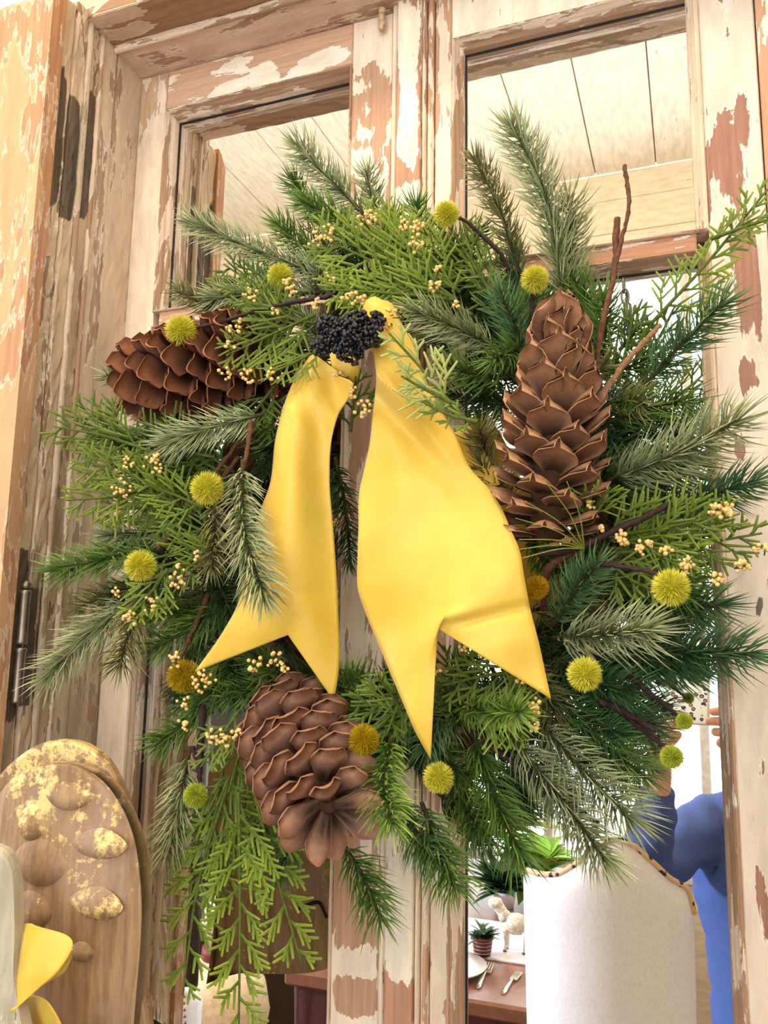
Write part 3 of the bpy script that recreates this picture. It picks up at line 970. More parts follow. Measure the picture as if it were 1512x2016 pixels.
S = [
    # top
    ((735, 440), (562, 262), 'sage', -0.09, -0.12, 0.027), ((745, 430), (715, 312), 'sage', -0.085, -0.10, 0.022), ((740, 520), (570, 385), 'green', -0.1, -0.13, 0.024),
    ((690, 560), (350, 425), 'sage', -0.1, -0.12, 0.026), ((640, 575), (385, 590), 'sage', -0.1, -0.13, 0.024), ((690, 560), (525, 420), 'green', -0.09, -0.12, 0.024),
    ((835, 470), (822, 372), 'green', -0.08, -0.10, 0.024), ((780, 470), (772, 385), 'olive', -0.07, -0.09, 0.022), ((1025, 545), (922, 288), 'olive', -0.07, -0.09, 0.024),
    ((1110, 590), (992, 212), 'sage', -0.10, -0.12, 0.030, 30, (1075, 390)), ((1120, 600), (1120, 350), 'sage', -0.09, -0.105, 0.030), ((1035, 720), (972, 548), 'blue', -0.12, -0.16, 0.024),
    ((985, 690), (780, 600), 'sage', -0.12, -0.17, 0.027, 30), ((1000, 745), (850, 705), 'green', -0.12, -0.16, 0.025), ((1020, 800), (860, 770), 'dark', -0.1, -0.13, 0.024),
    ((1030, 690), (950, 720), 'green', -0.13, -0.17, 0.022), ((1185, 700), (1185, 545), 'green', -0.09, -0.12, 0.026), ((1160, 640), (1110, 520), 'green', -0.08, -0.1, 0.026),
    ((930, 600), (870, 470), 'dark', -0.07, -0.09, 0.024), ((890, 540), (960, 430), 'dark', -0.06, -0.08, 0.022), ((450, 620), (330, 560), 'olive', -0.1, -0.13, 0.02),
    ((560, 660), (420, 600), 'olive', -0.08, -0.11, 0.022), ((860, 640), (790, 540), 'olive', -0.09, -0.13, 0.022), ((650, 450), (560, 330), 'green', -0.06, -0.08, 0.024),
    # right
    ((1270, 760), (1460, 560), 'blue', -0.10, -0.13, 0.030), ((1200, 830), (1405, 785), 'green', -0.1, -0.12, 0.030), ((1190, 950), (1505, 800), 'sage', -0.12, -0.15, 0.034, 26),
    ((1200, 975), (1420, 905), 'green', -0.10, -0.11, 0.030), ((1260, 1015), (1530, 935), 'teal', -0.09, -0.12, 0.028), ((1190, 740), (1330, 690), 'green', -0.08, -0.1, 0.028),
    ((1220, 690), (1290, 600), 'blue', -0.07, -0.08, 0.028), ((1190, 880), (1390, 850), 'dark', -0.07, -0.08, 0.030), ((960, 900), (940, 820), 'olive', -0.12, -0.15, 0.024), ((1010, 1000), (930, 880), 'olive', -0.1, -0.13, 0.026),
    ((1190, 1120), (1400, 1190), 'green', -0.10, -0.12, 0.030), ((1090, 1230), (1195, 1085), 'blue', -0.13, -0.17, 0.026, 28), ((1090, 1255), (1325, 1235), 'sage', -0.14, -0.18, 0.030, 30),
    ((1200, 1200), (1465, 1190), 'teal', -0.09, -0.12, 0.032), ((1190, 1290), (1530, 1285), 'teal', -0.09, -0.12, 0.032, 30), ((1130, 1330), (1300, 1360), 'teal', -0.1, -0.12, 0.030),
    ((1150, 1290), (1420, 1320), 'teal', -0.08, -0.10, 0.028), ((1040, 1060), (1120, 1150), 'green', -0.09, -0.13, 0.024),
    # lower right
    ((900, 1390), (1040, 1400), 'bright', -0.12, -0.20, 0.024, 30), ((900, 1430), (870, 1330), 'green', -0.1, -0.14, 0.024), ((930, 1440), (1045, 1730), 'green', -0.11, -0.15, 0.030),
    ((1000, 1440), (1225, 1740), 'sage', -0.12, -0.16, 0.030), ((1060, 1420), (1280, 1655), 'sage', -0.11, -0.14, 0.032), ((1090, 1400), (1310, 1560), 'green', -0.10, -0.12, 0.030),
    ((1080, 1370), (1260, 1470), 'teal', -0.10, -0.12, 0.030), ((960, 1460), (1140, 1620), 'teal', -0.08, -0.1, 0.030), ((880, 1500), (960, 1680), 'green', -0.09, -0.12, 0.028),
    ((830, 1580), (915, 1800), 'green', -0.13, -0.15, 0.030), ((1150, 1380), (1330, 1440), 'teal', -0.08, -0.10, 0.028), ((860, 1560), (1000, 1690), 'dark', -0.07, -0.09, 0.028),
    # bottom
    ((770, 1450), (780, 1655), 'bright', -0.15, -0.22, 0.026, 36), ((780, 1570), (870, 1730), 'blue', -0.12, -0.15, 0.028), ((675, 1660), (765, 1850), 'green', -0.12, -0.14, 0.028, 26),
    ((590, 1560), (540, 1750), 'blue', -0.10, -0.13, 0.026), ((520, 1500), (500, 1700), 'green', -0.09, -0.12, 0.026), ((640, 1385), (730, 1310), 'green', -0.1, -0.13, 0.024), ((560, 1330), (470, 1270), 'green', -0.1, -0.14, 0.024),
    ((600, 1330), (720, 1400), 'dark', -0.08, -0.11, 0.024), ((740, 1380), (800, 1290), 'dark', -0.08, -0.1, 0.024), ((880, 1330), (980, 1260), 'green', -0.1, -0.12, 0.024),
    # lower left and left
    ((375, 1470), (318, 1725), 'sage', -0.12, -0.14, 0.027, 30, (352, 1590)), ((420, 1400), (280, 1490), 'green', -0.1, -0.13, 0.026), ((265, 1180), (62, 1365), 'sage', -0.14, -0.165, 0.030, 30), ((285, 1160), (225, 1345), 'olive', -0.14, -0.17, 0.028),
    ((320, 1080), (75, 1130), 'green', -0.14, -0.165, 0.026, 30), ((440, 1190), (275, 1290), 'green', -0.11, -0.14, 0.026), ((400, 1120), (470, 1240), 'dark', -0.09, -0.12, 0.026), ((480, 1180), (420, 1260), 'green', -0.09, -0.11, 0.024),
    ((478, 905), (532, 1212), 'sage', -0.17, -0.205, 0.028, 30, (482, 1050)), ((425, 985), (412, 1140), 'olive', -0.14, -0.17, 0.022, 30), ((520, 815), (290, 885), 'sage', -0.15, -0.17, 0.026, 32), ((520, 800), (230, 810), 'green', -0.10, -0.13, 0.026),
    ((360, 1045), (180, 1055), 'sage', -0.13, -0.155, 0.026), ((430, 880), (240, 950), 'green', -0.10, -0.13, 0.026), ((420, 930), (260, 1010), 'dark', -0.09, -0.12, 0.026), ((340, 1130), (200, 1190), 'dark', -0.10, -0.135, 0.026),
    ((300, 1150), (130, 1210), 'olive', -0.11, -0.15, 0.022), ((250, 750), (190, 730), 'sage', -0.1, -0.13, 0.022), ((480, 1290), (360, 1420), 'green', -0.09, -0.12, 0.026), ((430, 1330), (330, 1400), 'dark', -0.08, -0.11, 0.024),
    ((560, 830), (520, 960), 'dark', -0.09, -0.1, 0.024), ((540, 880), (420, 830), 'green', -0.1, -0.12, 0.024), ((500, 1060), (440, 1160), 'dark', -0.08, -0.10, 0.024), ((660, 900), (690, 1130), 'dark', -0.05, -0.06, 0.022, 18),
    ((330, 880), (170, 850), 'dark', -0.11, -0.14, 0.024),
]
for s_ in S:
    b, t, kind, yb, yt, nl = s_[:6]
    dens = (s_[6] if len(s_) > 6 else 27) * 0.92
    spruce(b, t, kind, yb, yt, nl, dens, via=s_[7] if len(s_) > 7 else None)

# the deeper layer of dark sprigs that fills the ring
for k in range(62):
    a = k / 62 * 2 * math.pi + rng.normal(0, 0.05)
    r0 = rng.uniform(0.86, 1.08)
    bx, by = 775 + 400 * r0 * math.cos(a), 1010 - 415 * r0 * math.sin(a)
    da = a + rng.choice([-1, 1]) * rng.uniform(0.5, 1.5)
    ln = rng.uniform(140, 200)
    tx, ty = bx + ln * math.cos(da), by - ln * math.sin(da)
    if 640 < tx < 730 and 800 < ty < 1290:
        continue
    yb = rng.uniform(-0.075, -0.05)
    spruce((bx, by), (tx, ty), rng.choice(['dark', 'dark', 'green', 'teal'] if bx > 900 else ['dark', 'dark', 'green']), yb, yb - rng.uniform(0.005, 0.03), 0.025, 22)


# a middle layer of mixed sprigs leaning outwards
for k in range(54):
    a = k / 54 * 2 * math.pi + rng.normal(0, 0.06)
    r0 = rng.uniform(0.78, 1.12)
    bx, by = 775 + 395 * r0 * math.cos(a), 1010 - 410 * r0 * math.sin(a)
    da = a + rng.choice([-1, 1]) * rng.uniform(0.1, 1.0)
    ln = rng.uniform(120, 185)
    tx, ty = bx + ln * math.cos(da), by - ln * math.sin(da)
    if ty < 400 or tx < 150 or (900 < tx < 1250 and ty < 560) or (640 < bx < 980 and 780 < by < 1290) or (tx > 1330 and ty > 1330) or (930 < tx and ty > 1640):
        continue
    yb = rng.uniform(-0.10, -0.08)
    left = bx < 700
    spruce((bx, by), (tx, ty), rng.choice(['olive', 'green', 'dark', 'sage', 'green'] if left else ['teal', 'green', 'blue', 'dark', 'olive']), yb, yb - rng.uniform(0.01, 0.035) - (0.02 if tx < 330 else 0), 0.025, 26)


# ------------------------------------------------------------------ cedar fronds
KF = {'lime': ((60, 90, 16), (138, 156, 50)), 'olive': ((56, 80, 20), (122, 138, 46)), 'deep': ((38, 64, 16), (98, 122, 40)), 'pale': ((128, 144, 66), (184, 190, 110))}


def cedar(b, t, kind='lime', yb=-0.1, yt=-0.13, wid=0.45, bend=0.0, pitch=0.0075, tilt=0.0, droop=0.0, slm=0.024):
    if kind == 'lime' and t[1] > 1700:
        slm, pitch, wid = 0.0125, 0.0115, wid * 0.95
    B_, T_ = P(b[0], b[1], yb), P(t[0], t[1], yt)
    D = T_ - B_
    L = np.linalg.norm(D)
    D /= L
    nrm = np.array([rng.normal(0, 0.25) + tilt, -1.0, rng.normal(0, 0.25)])
    nrm -= D * (nrm @ D); nrm /= np.linalg.norm(nrm)
    sd = np.cross(D, nrm)
    mid = (B_ + T_) / 2 + sd * L * (bend + rng.normal(0, 0.03)) - nrm * L * 0.03
    path = smooth_path([B_, mid, T_], 12)
    V, F = tube(path, np.linspace(0.0017, 0.0008, 12), 5)
    st = mk('cedar_sprig', V, F, M_cstem, wreath, True)
    segs, ts = [], []
    nb = max(6, int(L / pitch))
    Tn = np.gradient(path, axis=0); Tn /= np.linalg.norm(Tn, axis=1)[:, None]
    for i in range(nb):
        u = 0.10 + 0.9 * i / nb
        f = u * 11
        k = min(int(f), 10)
        p = path[k] * (1 - f + k) + path[k + 1] * (f - k)
        tg = Tn[k]
        sgn = 1 if i % 2 else -1
        lat = np.cross(tg, nrm) * sgn
        bl = L * wid * (1.0 - u * 0.82) * rng.uniform(0.75, 1.1) + 0.006
        a = math.radians(44 + rng.normal(0, 5))
        d = tg * math.cos(a) + lat * math.sin(a) + nrm * rng.normal(0, 0.12)
        e = p + d * bl
        m2 = p + d * bl * 0.55 + lat * bl * 0.05
        e = e + tg * bl * 0.12 + np.array([0, 0, -droop * bl])
        segs += [(p, m2), (m2, e)]; ts += [(0.1, 0.5), (0.5, 0.9)]
        nsb = max(1, int(bl / (0.0046 if slm > 0.02 else 0.0040)))
        for j in range(nsb):
            v = 0.22 + 0.74 * j / nsb
            q = p * (1 - v) + e * v + lat * bl * 0.05 * (1 - abs(2 * v - 1))
            s2 = 1 if j % 2 else -1
            la2 = np.cross(d, nrm) * s2
            sl = min(slm, bl * 0.62) * (1 - 0.55 * v) * rng.uniform(0.8, 1.2) + 0.003
            a2 = math.radians(32 + rng.normal(0, 5))
            d2 = d * math.cos(a2) + la2 * math.sin(a2) + nrm * rng.normal(0, 0.15)
            segs.append((q, q + d2 * sl)); ts.append((0.4, 1.0))
    A = np.array([s_[0] for s_ in segs]); E_ = np.array([s_[1] for s_ in segs]); ts = np.array(ts)
    d = E_ - A
    d /= np.linalg.norm(d, axis=1)[:, None] + 1e-9
    s1 = np.cross(d, nrm); s1 /= np.linalg.norm(s1, axis=1)[:, None] + 1e-9
    s2 = np.cross(d, s1)
    n = len(A)
    V = np.empty((n, 8, 3))
    for k, (c, s_) in enumerate(((1, 0), (0, .55), (-1, 0), (0, -.55))):
        o = c * s1 + s_ * s2
        V[:, k] = A + o * (0.00115 if slm > 0.02 else 0.0013)
        V[:, 4 + k] = E_ + o * (0.00072 if slm > 0.02 else 0.0009)
    bse = np.arange(n)[:, None] * 8
    q = np.concatenate([bse + np.array([k, (k + 1) % 4, 4 + (k + 1) % 4, 4 + k]) for k in range(4)] + [bse + np.array([4, 5, 6, 7])])
    c0, c1 = np.array(lin(*KF[kind][0])[:3]), np.array(lin(*KF[kind][1])[:3])
    w_ = np.concatenate([np.repeat(ts[:, :1], 4, 1), np.repeat(ts[:, 1:], 4, 1)], 1)[..., None] * rng.uniform(0.7, 1.1, (n, 1, 1))
    col = c0 * (1 - w_) + c1 * w_
    mk('foliage', V.reshape(-1, 3), [q], M_cedar, st, False, {'ncol': np.clip(col, 0, 1).reshape(-1, 3)}, kind='stuff')


for a in [
    ((900, 590), (640, 470), 'lime', -0.14, -0.17, 0.55), ((905, 575), (720, 420), 'lime', -0.13, -0.15, 0.45), ((900, 590), (640, 570), 'lime', -0.14, -0.175, 0.35), ((960, 570), (880, 440), 'olive', -0.11, -0.13, 0.5),
    ((980, 560), (930, 460), 'olive', -0.1, -0.12, 0.5), ((930, 620), (800, 560), 'olive', -0.13, -0.15, 0.5), ((620, 620), (445, 700), 'olive', -0.14, -0.17, 0.5), ((640, 640), (480, 610), 'deep', -0.12, -0.15, 0.5), ((600, 580), (400, 560), 'olive', -0.1, -0.12, 0.35),
    ((640, 680), (520, 740), 'olive', -0.15, -0.17, 0.5), ((1280, 640), (1512, 372), 'lime', -0.12, -0.15, 0.22), ((1215, 760), (1250, 600), 'deep', -0.10, -0.12, 0.35), ((1260, 720), (1330, 600), 'olive', -0.09, -0.11, 0.35), ((1400, 470), (1520, 430), 'olive', -0.14, -0.16, 0.4),
    ((300, 890), (105, 840), 'olive', -0.17, -0.21, 0.45), ((290, 960), (130, 985), 'olive', -0.17, -0.21, 0.45), ((260, 860), (150, 800), 'deep', -0.17, -0.20, 0.45), ((360, 960), (200, 905), 'lime', -0.15, -0.18, 0.4), ((390, 1010), (200, 1005), 'olive', -0.14, -0.17, 0.4), ((380, 1080), (230, 1120), 'deep', -0.14, -0.17, 0.4),
    ((330, 1120), (250, 1220), 'lime', -0.16, -0.18, 0.5), ((390, 1040), (330, 1190), 'deep', -0.13, -0.16, 0.4), ((460, 930), (370, 870), 'deep', -0.12, -0.14, 0.5),
    ((450, 1540), (360, 1960), 'lime', -0.13, -0.15, 0.30, 0.03), ((470, 1560), (470, 2030), 'lime', -0.14, -0.16, 0.30), ((500, 1560), (595, 1900), 'lime', -0.13, -0.15, 0.28, -0.03), ((440, 1500), (380, 1790), 'olive', -0.12, -0.14, 0.35), ((470, 1480), (440, 1760), 'olive', -0.12, -0.14, 0.35), ((470, 1400), (395, 1510), 'olive', -0.13, -0.15, 0.5), ((500, 1420), (450, 1560), 'deep', -0.12, -0.14, 0.5),
    ((1170, 1060), (1440, 1010), 'olive', -0.13, -0.16, 0.42), ((1200, 1090), (1500, 1050), 'olive', -0.13, -0.155, 0.35), ((1190, 1100), (1300, 1170), 'olive', -0.14, -0.16, 0.5), ((1150, 1030), (1200, 960), 'lime', -0.15, -0.18, 0.5), ((1200, 1080), (1380, 1090), 'lime', -0.12, -0.15, 0.4),
    ((870, 1370), (690, 1390), 'deep', -0.12, -0.15, 0.45), ((800, 1420), (740, 1330), 'lime', -0.13, -0.16, 0.5), ((1040, 1320), (870, 1350), 'olive', -0.12, -0.15, 0.5), ((960, 1400), (850, 1290), 'deep', -0.12, -0.14, 0.45), ((1000, 1400), (1060, 1310), 'olive', -0.13, -0.16, 0.5), ((760, 1400), (650, 1340), 'deep', -0.1, -0.13, 0.5), ((930, 1370), (1040, 1450), 'lime', -0.13, -0.16, 0.5), ((800, 1350), (760, 1450), 'deep', -0.13, -0.15, 0.5),
    ((590, 700), (460, 560), 'olive', -0.12, -0.15, 0.5), ((560, 600), (440, 520), 'deep', -0.11, -0.13, 0.45), ((330, 1000), (160, 900), 'olive', -0.16, -0.2, 0.45), ((420, 900), (230, 870), 'deep', -0.14, -0.17, 0.45), ((400, 1000), (280, 950), 'lime', -0.15, -0.18, 0.5), ((440, 1060), (330, 1010), 'deep', -0.14, -0.16, 0.5), ((440, 1120), (330, 1060), 'lime', -0.14, -0.17, 0.5), ((900, 500), (800, 430), 'olive', -0.11, -0.13, 0.5), ((980, 620), (940, 520), 'olive', -0.12, -0.14, 0.5), ((900, 810), (765, 655), 'pale', -0.20, -0.222, 0.35), ((905, 800), (790, 740), 'pale', -0.20, -0.222, 0.3), ((940, 830), (830, 790), 'olive', -0.2, -0.21, 0.2), ((690, 850), (700, 740), 'deep', -0.12, -0.14, 0.5), ((520, 790), (600, 860), 'deep', -0.11, -0.12, 0.5), ((540, 760), (470, 850), 'deep', -0.12, -0.14, 0.45),
]:
    cedar(*a)

# ------------------------------------------------------------------ pine cones


def scale_mesh(name, w, L, th, curl, bulge, c_out, c_in, c_edge, tipw=0.25, wide=0.78, sidee=0.6):
    nu, nv = 7, 8
    V, C = [], []
    us = np.linspace(-1, 1, nu)
    vs = np.linspace(0, 1, nv)
    for side in (0, 1):
        for v in vs:
            wv = np.interp(v, [0, 0.35, wide, 0.93, 1.0], [0.34, 0.62, 1.0, 0.66, tipw]) * w / 2
            for u in us:
                z = curl * v ** 2.2 * L - bulge * (u * u) * (0.3 + 0.7 * v) * w
                tk = th * np.interp(v, [0, 0.5, 0.85, 1], [0.5, 0.8, 1.0, 0.35]) * (1 - 0.65 * u * u)
                z += tk if side else 0.0
                y = v * L - 0.05 * L * u * u * v + (0.06 * L * (1 - abs(u)) if v > 0.95 else 0)
                V.append((u * wv, y, z))
                e = np.clip((v - 0.80) / 0.2, 0, 1) ** 1.5
                e = max(e, np.clip((abs(u) - 0.8) / 0.2, 0, 1) * sidee)
                base = np.array(c_in if side else c_out) * (0.34 + 0.56 * np.clip(v / 0.75, 0, 1))  # scale roots darkened, shade of the gaps put into the colour
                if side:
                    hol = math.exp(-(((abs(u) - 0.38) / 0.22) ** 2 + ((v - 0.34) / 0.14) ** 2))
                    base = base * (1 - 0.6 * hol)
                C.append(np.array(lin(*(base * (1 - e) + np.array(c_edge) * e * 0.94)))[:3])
    V = np.array(V)
    n = nu * nv
    idx = np.arange(n).reshape(nv, nu)
    q1 = np.stack([idx[:-1, :-1], idx[1:, :-1], idx[1:, 1:], idx[:-1, 1:]], -1).reshape(-1, 4)
    q2 = q1[:, ::-1] + n
    loop = np.concatenate([idx[:-1, 0], idx[-1, :-1], idx[:0:-1, -1], idx[0, :0:-1]])
    k2 = np.roll(loop, -1)
    q3 = np.stack([k2, loop, loop + n, k2 + n], -1)[:, ::-1]
    return meshdata(name, V, [np.concatenate([q1, q2, q3])], M_cone, True, {'ncol': np.array(C)})


def cone(B_, T_, R, n, mesh, th_base, th_tip, rprof, sprof, col, label=None, sm_tip=False, jit=4):
    B_, T_ = np.asarray(B_), np.asarray(T_)
    A = T_ - B_
    L = np.linalg.norm(A)
    A /= L
    N1 = np.cross(A, [0.2, 1, 0.3]); N1 /= np.linalg.norm(N1)
    N2 = np.cross(A, N1)
    prof = [(0.0005, 0)] + [(R * 0.42 * np.interp(h, *rprof), h * L) for h in np.linspace(0.02, 0.97, 9)] + [(0.0005, L)]
    V, F = lathe(prof, B_, A, 12)
    c0 = np.array(lin(*col))[:3] * 0.35  # core colour darkened to stand for shade between the scales
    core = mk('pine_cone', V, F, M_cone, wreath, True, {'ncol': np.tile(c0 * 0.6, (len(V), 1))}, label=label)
    for i in range(n):
        h = ((i + 0.5) / n)
        az = i * 2.39996
        rad = N1 * math.cos(az) + N2 * math.sin(az)
        th = math.radians(np.interp(h, *(([0, 1], [th_base, th_tip]) if np.isscalar(th_base) else th_base)) + rng.normal(0, jit))
        d = rad * math.cos(th) + A * math.sin(th)
        tan = np.cross(d, A if abs(d @ A) < 0.98 else N1); tan /= np.linalg.norm(tan)
        up = np.cross(tan, d)
        if up @ A < 0:
            tan, up = -tan, -up
        roll = rng.normal(0, 0.10)
        tan, up = tan * math.cos(roll) + up * math.sin(roll), up * math.cos(roll) - tan * math.sin(roll)
        s_ = np.interp(h, *sprof) * rng.uniform(0.93, 1.07)
        p = B_ + A * (h * L * 0.97) + rad * R * 0.30 * np.interp(h, *rprof)
        o = bpy.data.objects.new('cone_scale', mesh)
        COL.objects.link(o)
        o.parent = core
        q = p - WC
        tan = tan * np.interp(h, [0.82, 1], [1, 0.70]) if sm_tip else tan
        o.matrix_local = Matrix([[tan[0] * s_, d[0] * s_, up[0] * s_, q[0]], [tan[1] * s_, d[1] * s_, up[1] * s_, q[1]], [tan[2] * s_, d[2] * s_, up[2] * s_, q[2]], [0, 0, 0, 1]])
        WL[o.name] = p
    return core


RED = (142, 88, 62)
sm1 = scale_mesh('cone_scale_rounded', 0.032, 0.036, 0.0055, -0.02, 0.22, (160, 102, 72), (84, 52, 38), (172, 114, 82), 0.55, 0.74, 0.0)
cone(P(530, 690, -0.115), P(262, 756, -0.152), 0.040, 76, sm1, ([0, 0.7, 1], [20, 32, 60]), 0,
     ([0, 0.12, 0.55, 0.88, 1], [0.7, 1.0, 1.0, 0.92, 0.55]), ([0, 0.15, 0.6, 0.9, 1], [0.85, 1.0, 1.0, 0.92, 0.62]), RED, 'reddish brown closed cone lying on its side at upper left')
sm2 = scale_mesh('cone_scale_pointed', 0.036, 0.040, 0.0028, 0.16, 0.16, (172, 120, 88), (120, 82, 62), (192, 146, 108), 0.12, 0.62)
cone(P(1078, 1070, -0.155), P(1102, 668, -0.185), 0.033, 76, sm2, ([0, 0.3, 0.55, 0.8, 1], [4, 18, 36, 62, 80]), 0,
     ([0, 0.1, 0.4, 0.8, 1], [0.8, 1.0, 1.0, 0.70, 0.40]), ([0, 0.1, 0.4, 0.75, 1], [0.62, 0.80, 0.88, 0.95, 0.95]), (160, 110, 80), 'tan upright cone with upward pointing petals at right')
sm3 = scale_mesh('cone_scale_broad', 0.034, 0.039, 0.0062, 0.06, 0.12, (158, 106, 74), (164, 122, 100), (166, 120, 90), 0.55, 0.76)
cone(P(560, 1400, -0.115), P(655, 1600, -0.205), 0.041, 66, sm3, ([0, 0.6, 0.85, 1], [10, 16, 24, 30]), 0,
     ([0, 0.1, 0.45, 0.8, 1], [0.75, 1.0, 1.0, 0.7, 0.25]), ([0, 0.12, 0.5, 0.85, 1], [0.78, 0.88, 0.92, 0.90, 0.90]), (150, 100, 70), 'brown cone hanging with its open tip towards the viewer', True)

# ------------------------------------------------------------------ pompoms, berries, twigs


def twig(pts, ys, r0=0.0020, r1=0.0013, mat=None, par=None, name='twig'):
    q = [P(a[0], a[1], y) for a, y in zip(pts, ys)]
    n = 8 * len(q)
    path = smooth_path(q, n) + rng.normal(0, 0.00025, (n, 3))
    rr = np.linspace(r0, r1, n) * rng.uniform(0.85, 1.25, n)
    V, F = tube(path, rr, 6)
    return mk(name, V, F, mat or M_twig, par or wreath, True)


def pompom(px, py, rpx, y, sat=1.0, stem=None, col=None, sq=1.0):
    c = P(px, py, y)
    R_ = rpx * pxm(px, py, y)
    V, F = ball((0, 0, 0), R_ * 0.66, ICO2)
    n = 900
    k = np.arange(n) + 0.5
    ph = np.arccos(1 - 2 * k / n)
    th = k * 10.166
    d = np.stack([np.cos(th) * np.sin(ph), np.sin(th) * np.sin(ph), np.cos(ph)], 1)
    d0 = d
    d = d + rng.normal(0, 0.22, (n, 3)); d /= np.linalg.norm(d, axis=1)[:, None]
    e = d0 * R_ * 0.6 + d * (R_ * rng.uniform(0.34, 0.48, n))[:, None]
    s1 = np.cross(d, [0.3, 0.4, 0.8]); s1 /= np.linalg.norm(s1, axis=1)[:, None]
    s2 = np.cross(d, s1)
    rr = 0.00042
    S_ = np.empty((n, 4, 3))
    for q in range(3):
        a = q * 2.0944
        S_[:, q] = d0 * R_ * 0.58 + (math.cos(a) * s1 + math.sin(a) * s2) * rr
    S_[:, 3] = e
    b = np.arange(n)[:, None] * 4
    tr = np.concatenate([b + np.array([q, (q + 1) % 3, 3]) for q in range(3)])
    c0, c1 = np.array(lin(*((178, 172, 30) if col is None else col[0])))[:3], np.array(lin(*((236, 228, 92) if col is None else col[1])))[:3]
    cc = np.concatenate([np.tile(c0 * 0.8, (len(V), 1)), (np.array([c0, c0, c0, c1])[None] * rng.uniform(0.8, 1.15, (n, 1, 1))).reshape(-1, 3)])
    VV = np.concatenate([V, S_.reshape(-1, 3)]) * np.array([1, 1, sq]) + c
    o = mk('yellow_pompom', VV, [F[0], tr + len(V)], M_fuzz, wreath, False, {'ncol': np.clip(cc, 0, 1)})
    if stem:
        twig([(px, py)] + stem, [y + 0.004] + [y + 0.012 + 0.01 * i for i in range(len(stem))], 0.0012, 0.0020, M_twigd, o, 'stalk')
    return o


OR = ((150, 120, 10), (196, 166, 30))
GR = ((138, 156, 34), (200, 208, 76))
for a in [
    (879, 421, 26, -0.15, 1, [(915, 435), (950, 465), (985, 500), (1000, 530)]), (552, 545, 25, -0.12), (356, 650, 28, -0.175, 1, [(420, 638), (520, 608), (660, 580)]),
    (408, 962, 31, -0.19), (277, 1114, 28, -0.185), (361, 1331, 30, -0.15, 1, None, OR), (716, 1457, 31, -0.185, 1, None, OR), (863, 1531, 31, -0.17), (385, 1566, 22, -0.15, 1, [(392, 1545), (380, 1470)], GR),
    (1053, 550, 29, -0.16, 1, [(1048, 580), (1050, 640)]), (1130, 1073, 25, -0.15, 1, None, OR), (1057, 1156, 25, -0.16, 1, None, ((160, 110, 10), (206, 164, 30))), (1321, 1157, 42, -0.20, 1, [(1290, 1130), (1240, 1118), (1180, 1110)]),
    (1151, 1327, 37, -0.19), (1347, 1420, 19, -0.15, 1, [(1322, 1398), (1285, 1370), (1240, 1330)], GR), (1323, 1490, 26, -0.16, 1, [(1300, 1465), (1270, 1440), (1220, 1400)], GR), (932, 650, 14, -0.12, 1, None, GR),
]:
    pompom(*a)

berries = [(630, 470, 22), (650, 455, 14), (722, 428, 20), (792, 440, 12), (825, 445, 14), (822, 480, 17), (852, 563, 15), (862, 530, 7), (895, 600, 12), (690, 583, 16), (650, 550, 14), (715, 592, 12), (492, 578, 16), (566, 560, 14), (574, 574, 10), (620, 596, 13), (541, 610, 9),
           (442, 735, 12), (490, 738, 14), (535, 740, 16), (470, 640, 12), (452, 680, 10), (452, 650, 8), (251, 906, 13), (302, 914, 20), (238, 962, 17), (199, 946, 11), (350, 1138, 17), (348, 1113, 6), (298, 1190, 15), (257, 1216, 13), (229, 1166, 9), (384, 1095, 9), (418, 1450, 15), (446, 1452, 20), (466, 1440, 10),
           (402, 1338, 22), (359, 1385, 14), (361, 1425, 13), (343, 1300, 14), (541, 1300, 16), (500, 1310, 18), (560, 1318, 8), (851, 1320, 16), (845, 1342, 12), (1052, 1392, 18), (1050, 1425, 14), (1008, 1424, 11), (1025, 1333, 12), (912, 1276, 9), (952, 1290, 10), (1184, 1044, 9), (1222, 1060, 17), (1268, 1076, 17), (1312, 1086, 13), (1350, 1115, 18), (1411, 1137, 16), (1460, 1112, 18),
           (1430, 1003, 20), (1405, 1003, 14), (1490, 1080, 9), (1510, 1080, 9), (713, 803, 16), (694, 772, 10), (668, 735, 10), (1165, 996, 12), (770, 615, 12), (760, 640, 9)]
for px, py, r in berries:
    y = -0.172 if not (640 < px < 780 and 580 < py < 820) else -0.19
    if px < 480:
        y = -0.185
    if py > 1250:
        y = -0.175
    k = pxm(px, py, y)
    mb = MB()
    n = int(3 + (r / 6.2) ** 2 * 1.6)
    c = P(px, py, y)
    for i in range(n):
        o = rng.normal(0, 0.52, 3); o /= max(1.0, np.linalg.norm(o))
        o = o * r * k
        rb = rng.uniform(0.0013, 0.0019)
        q = c + np.array([o[0], o[1] * 0.6, o[2]])
        mb.add(*ball(q, rb, ICO1))
    ms = MB()
    V, F = mb.out()
    sp = MB()
    root = c + np.array([rng.normal(0, 0.004), 0.016, rng.normal(0, 0.004)])
    for i in range(max(2, n // 4)):
        sp.add(*tube([root, c + rng.normal(0, r * k * 0.4, 3) * [1, 0.5, 1]], 0.0005, 4))
    stalk = sp.build('berry_stalk', M_cstem, wreath)
    mk('berries', V, F, M_berry, stalk, True, kind='stuff')

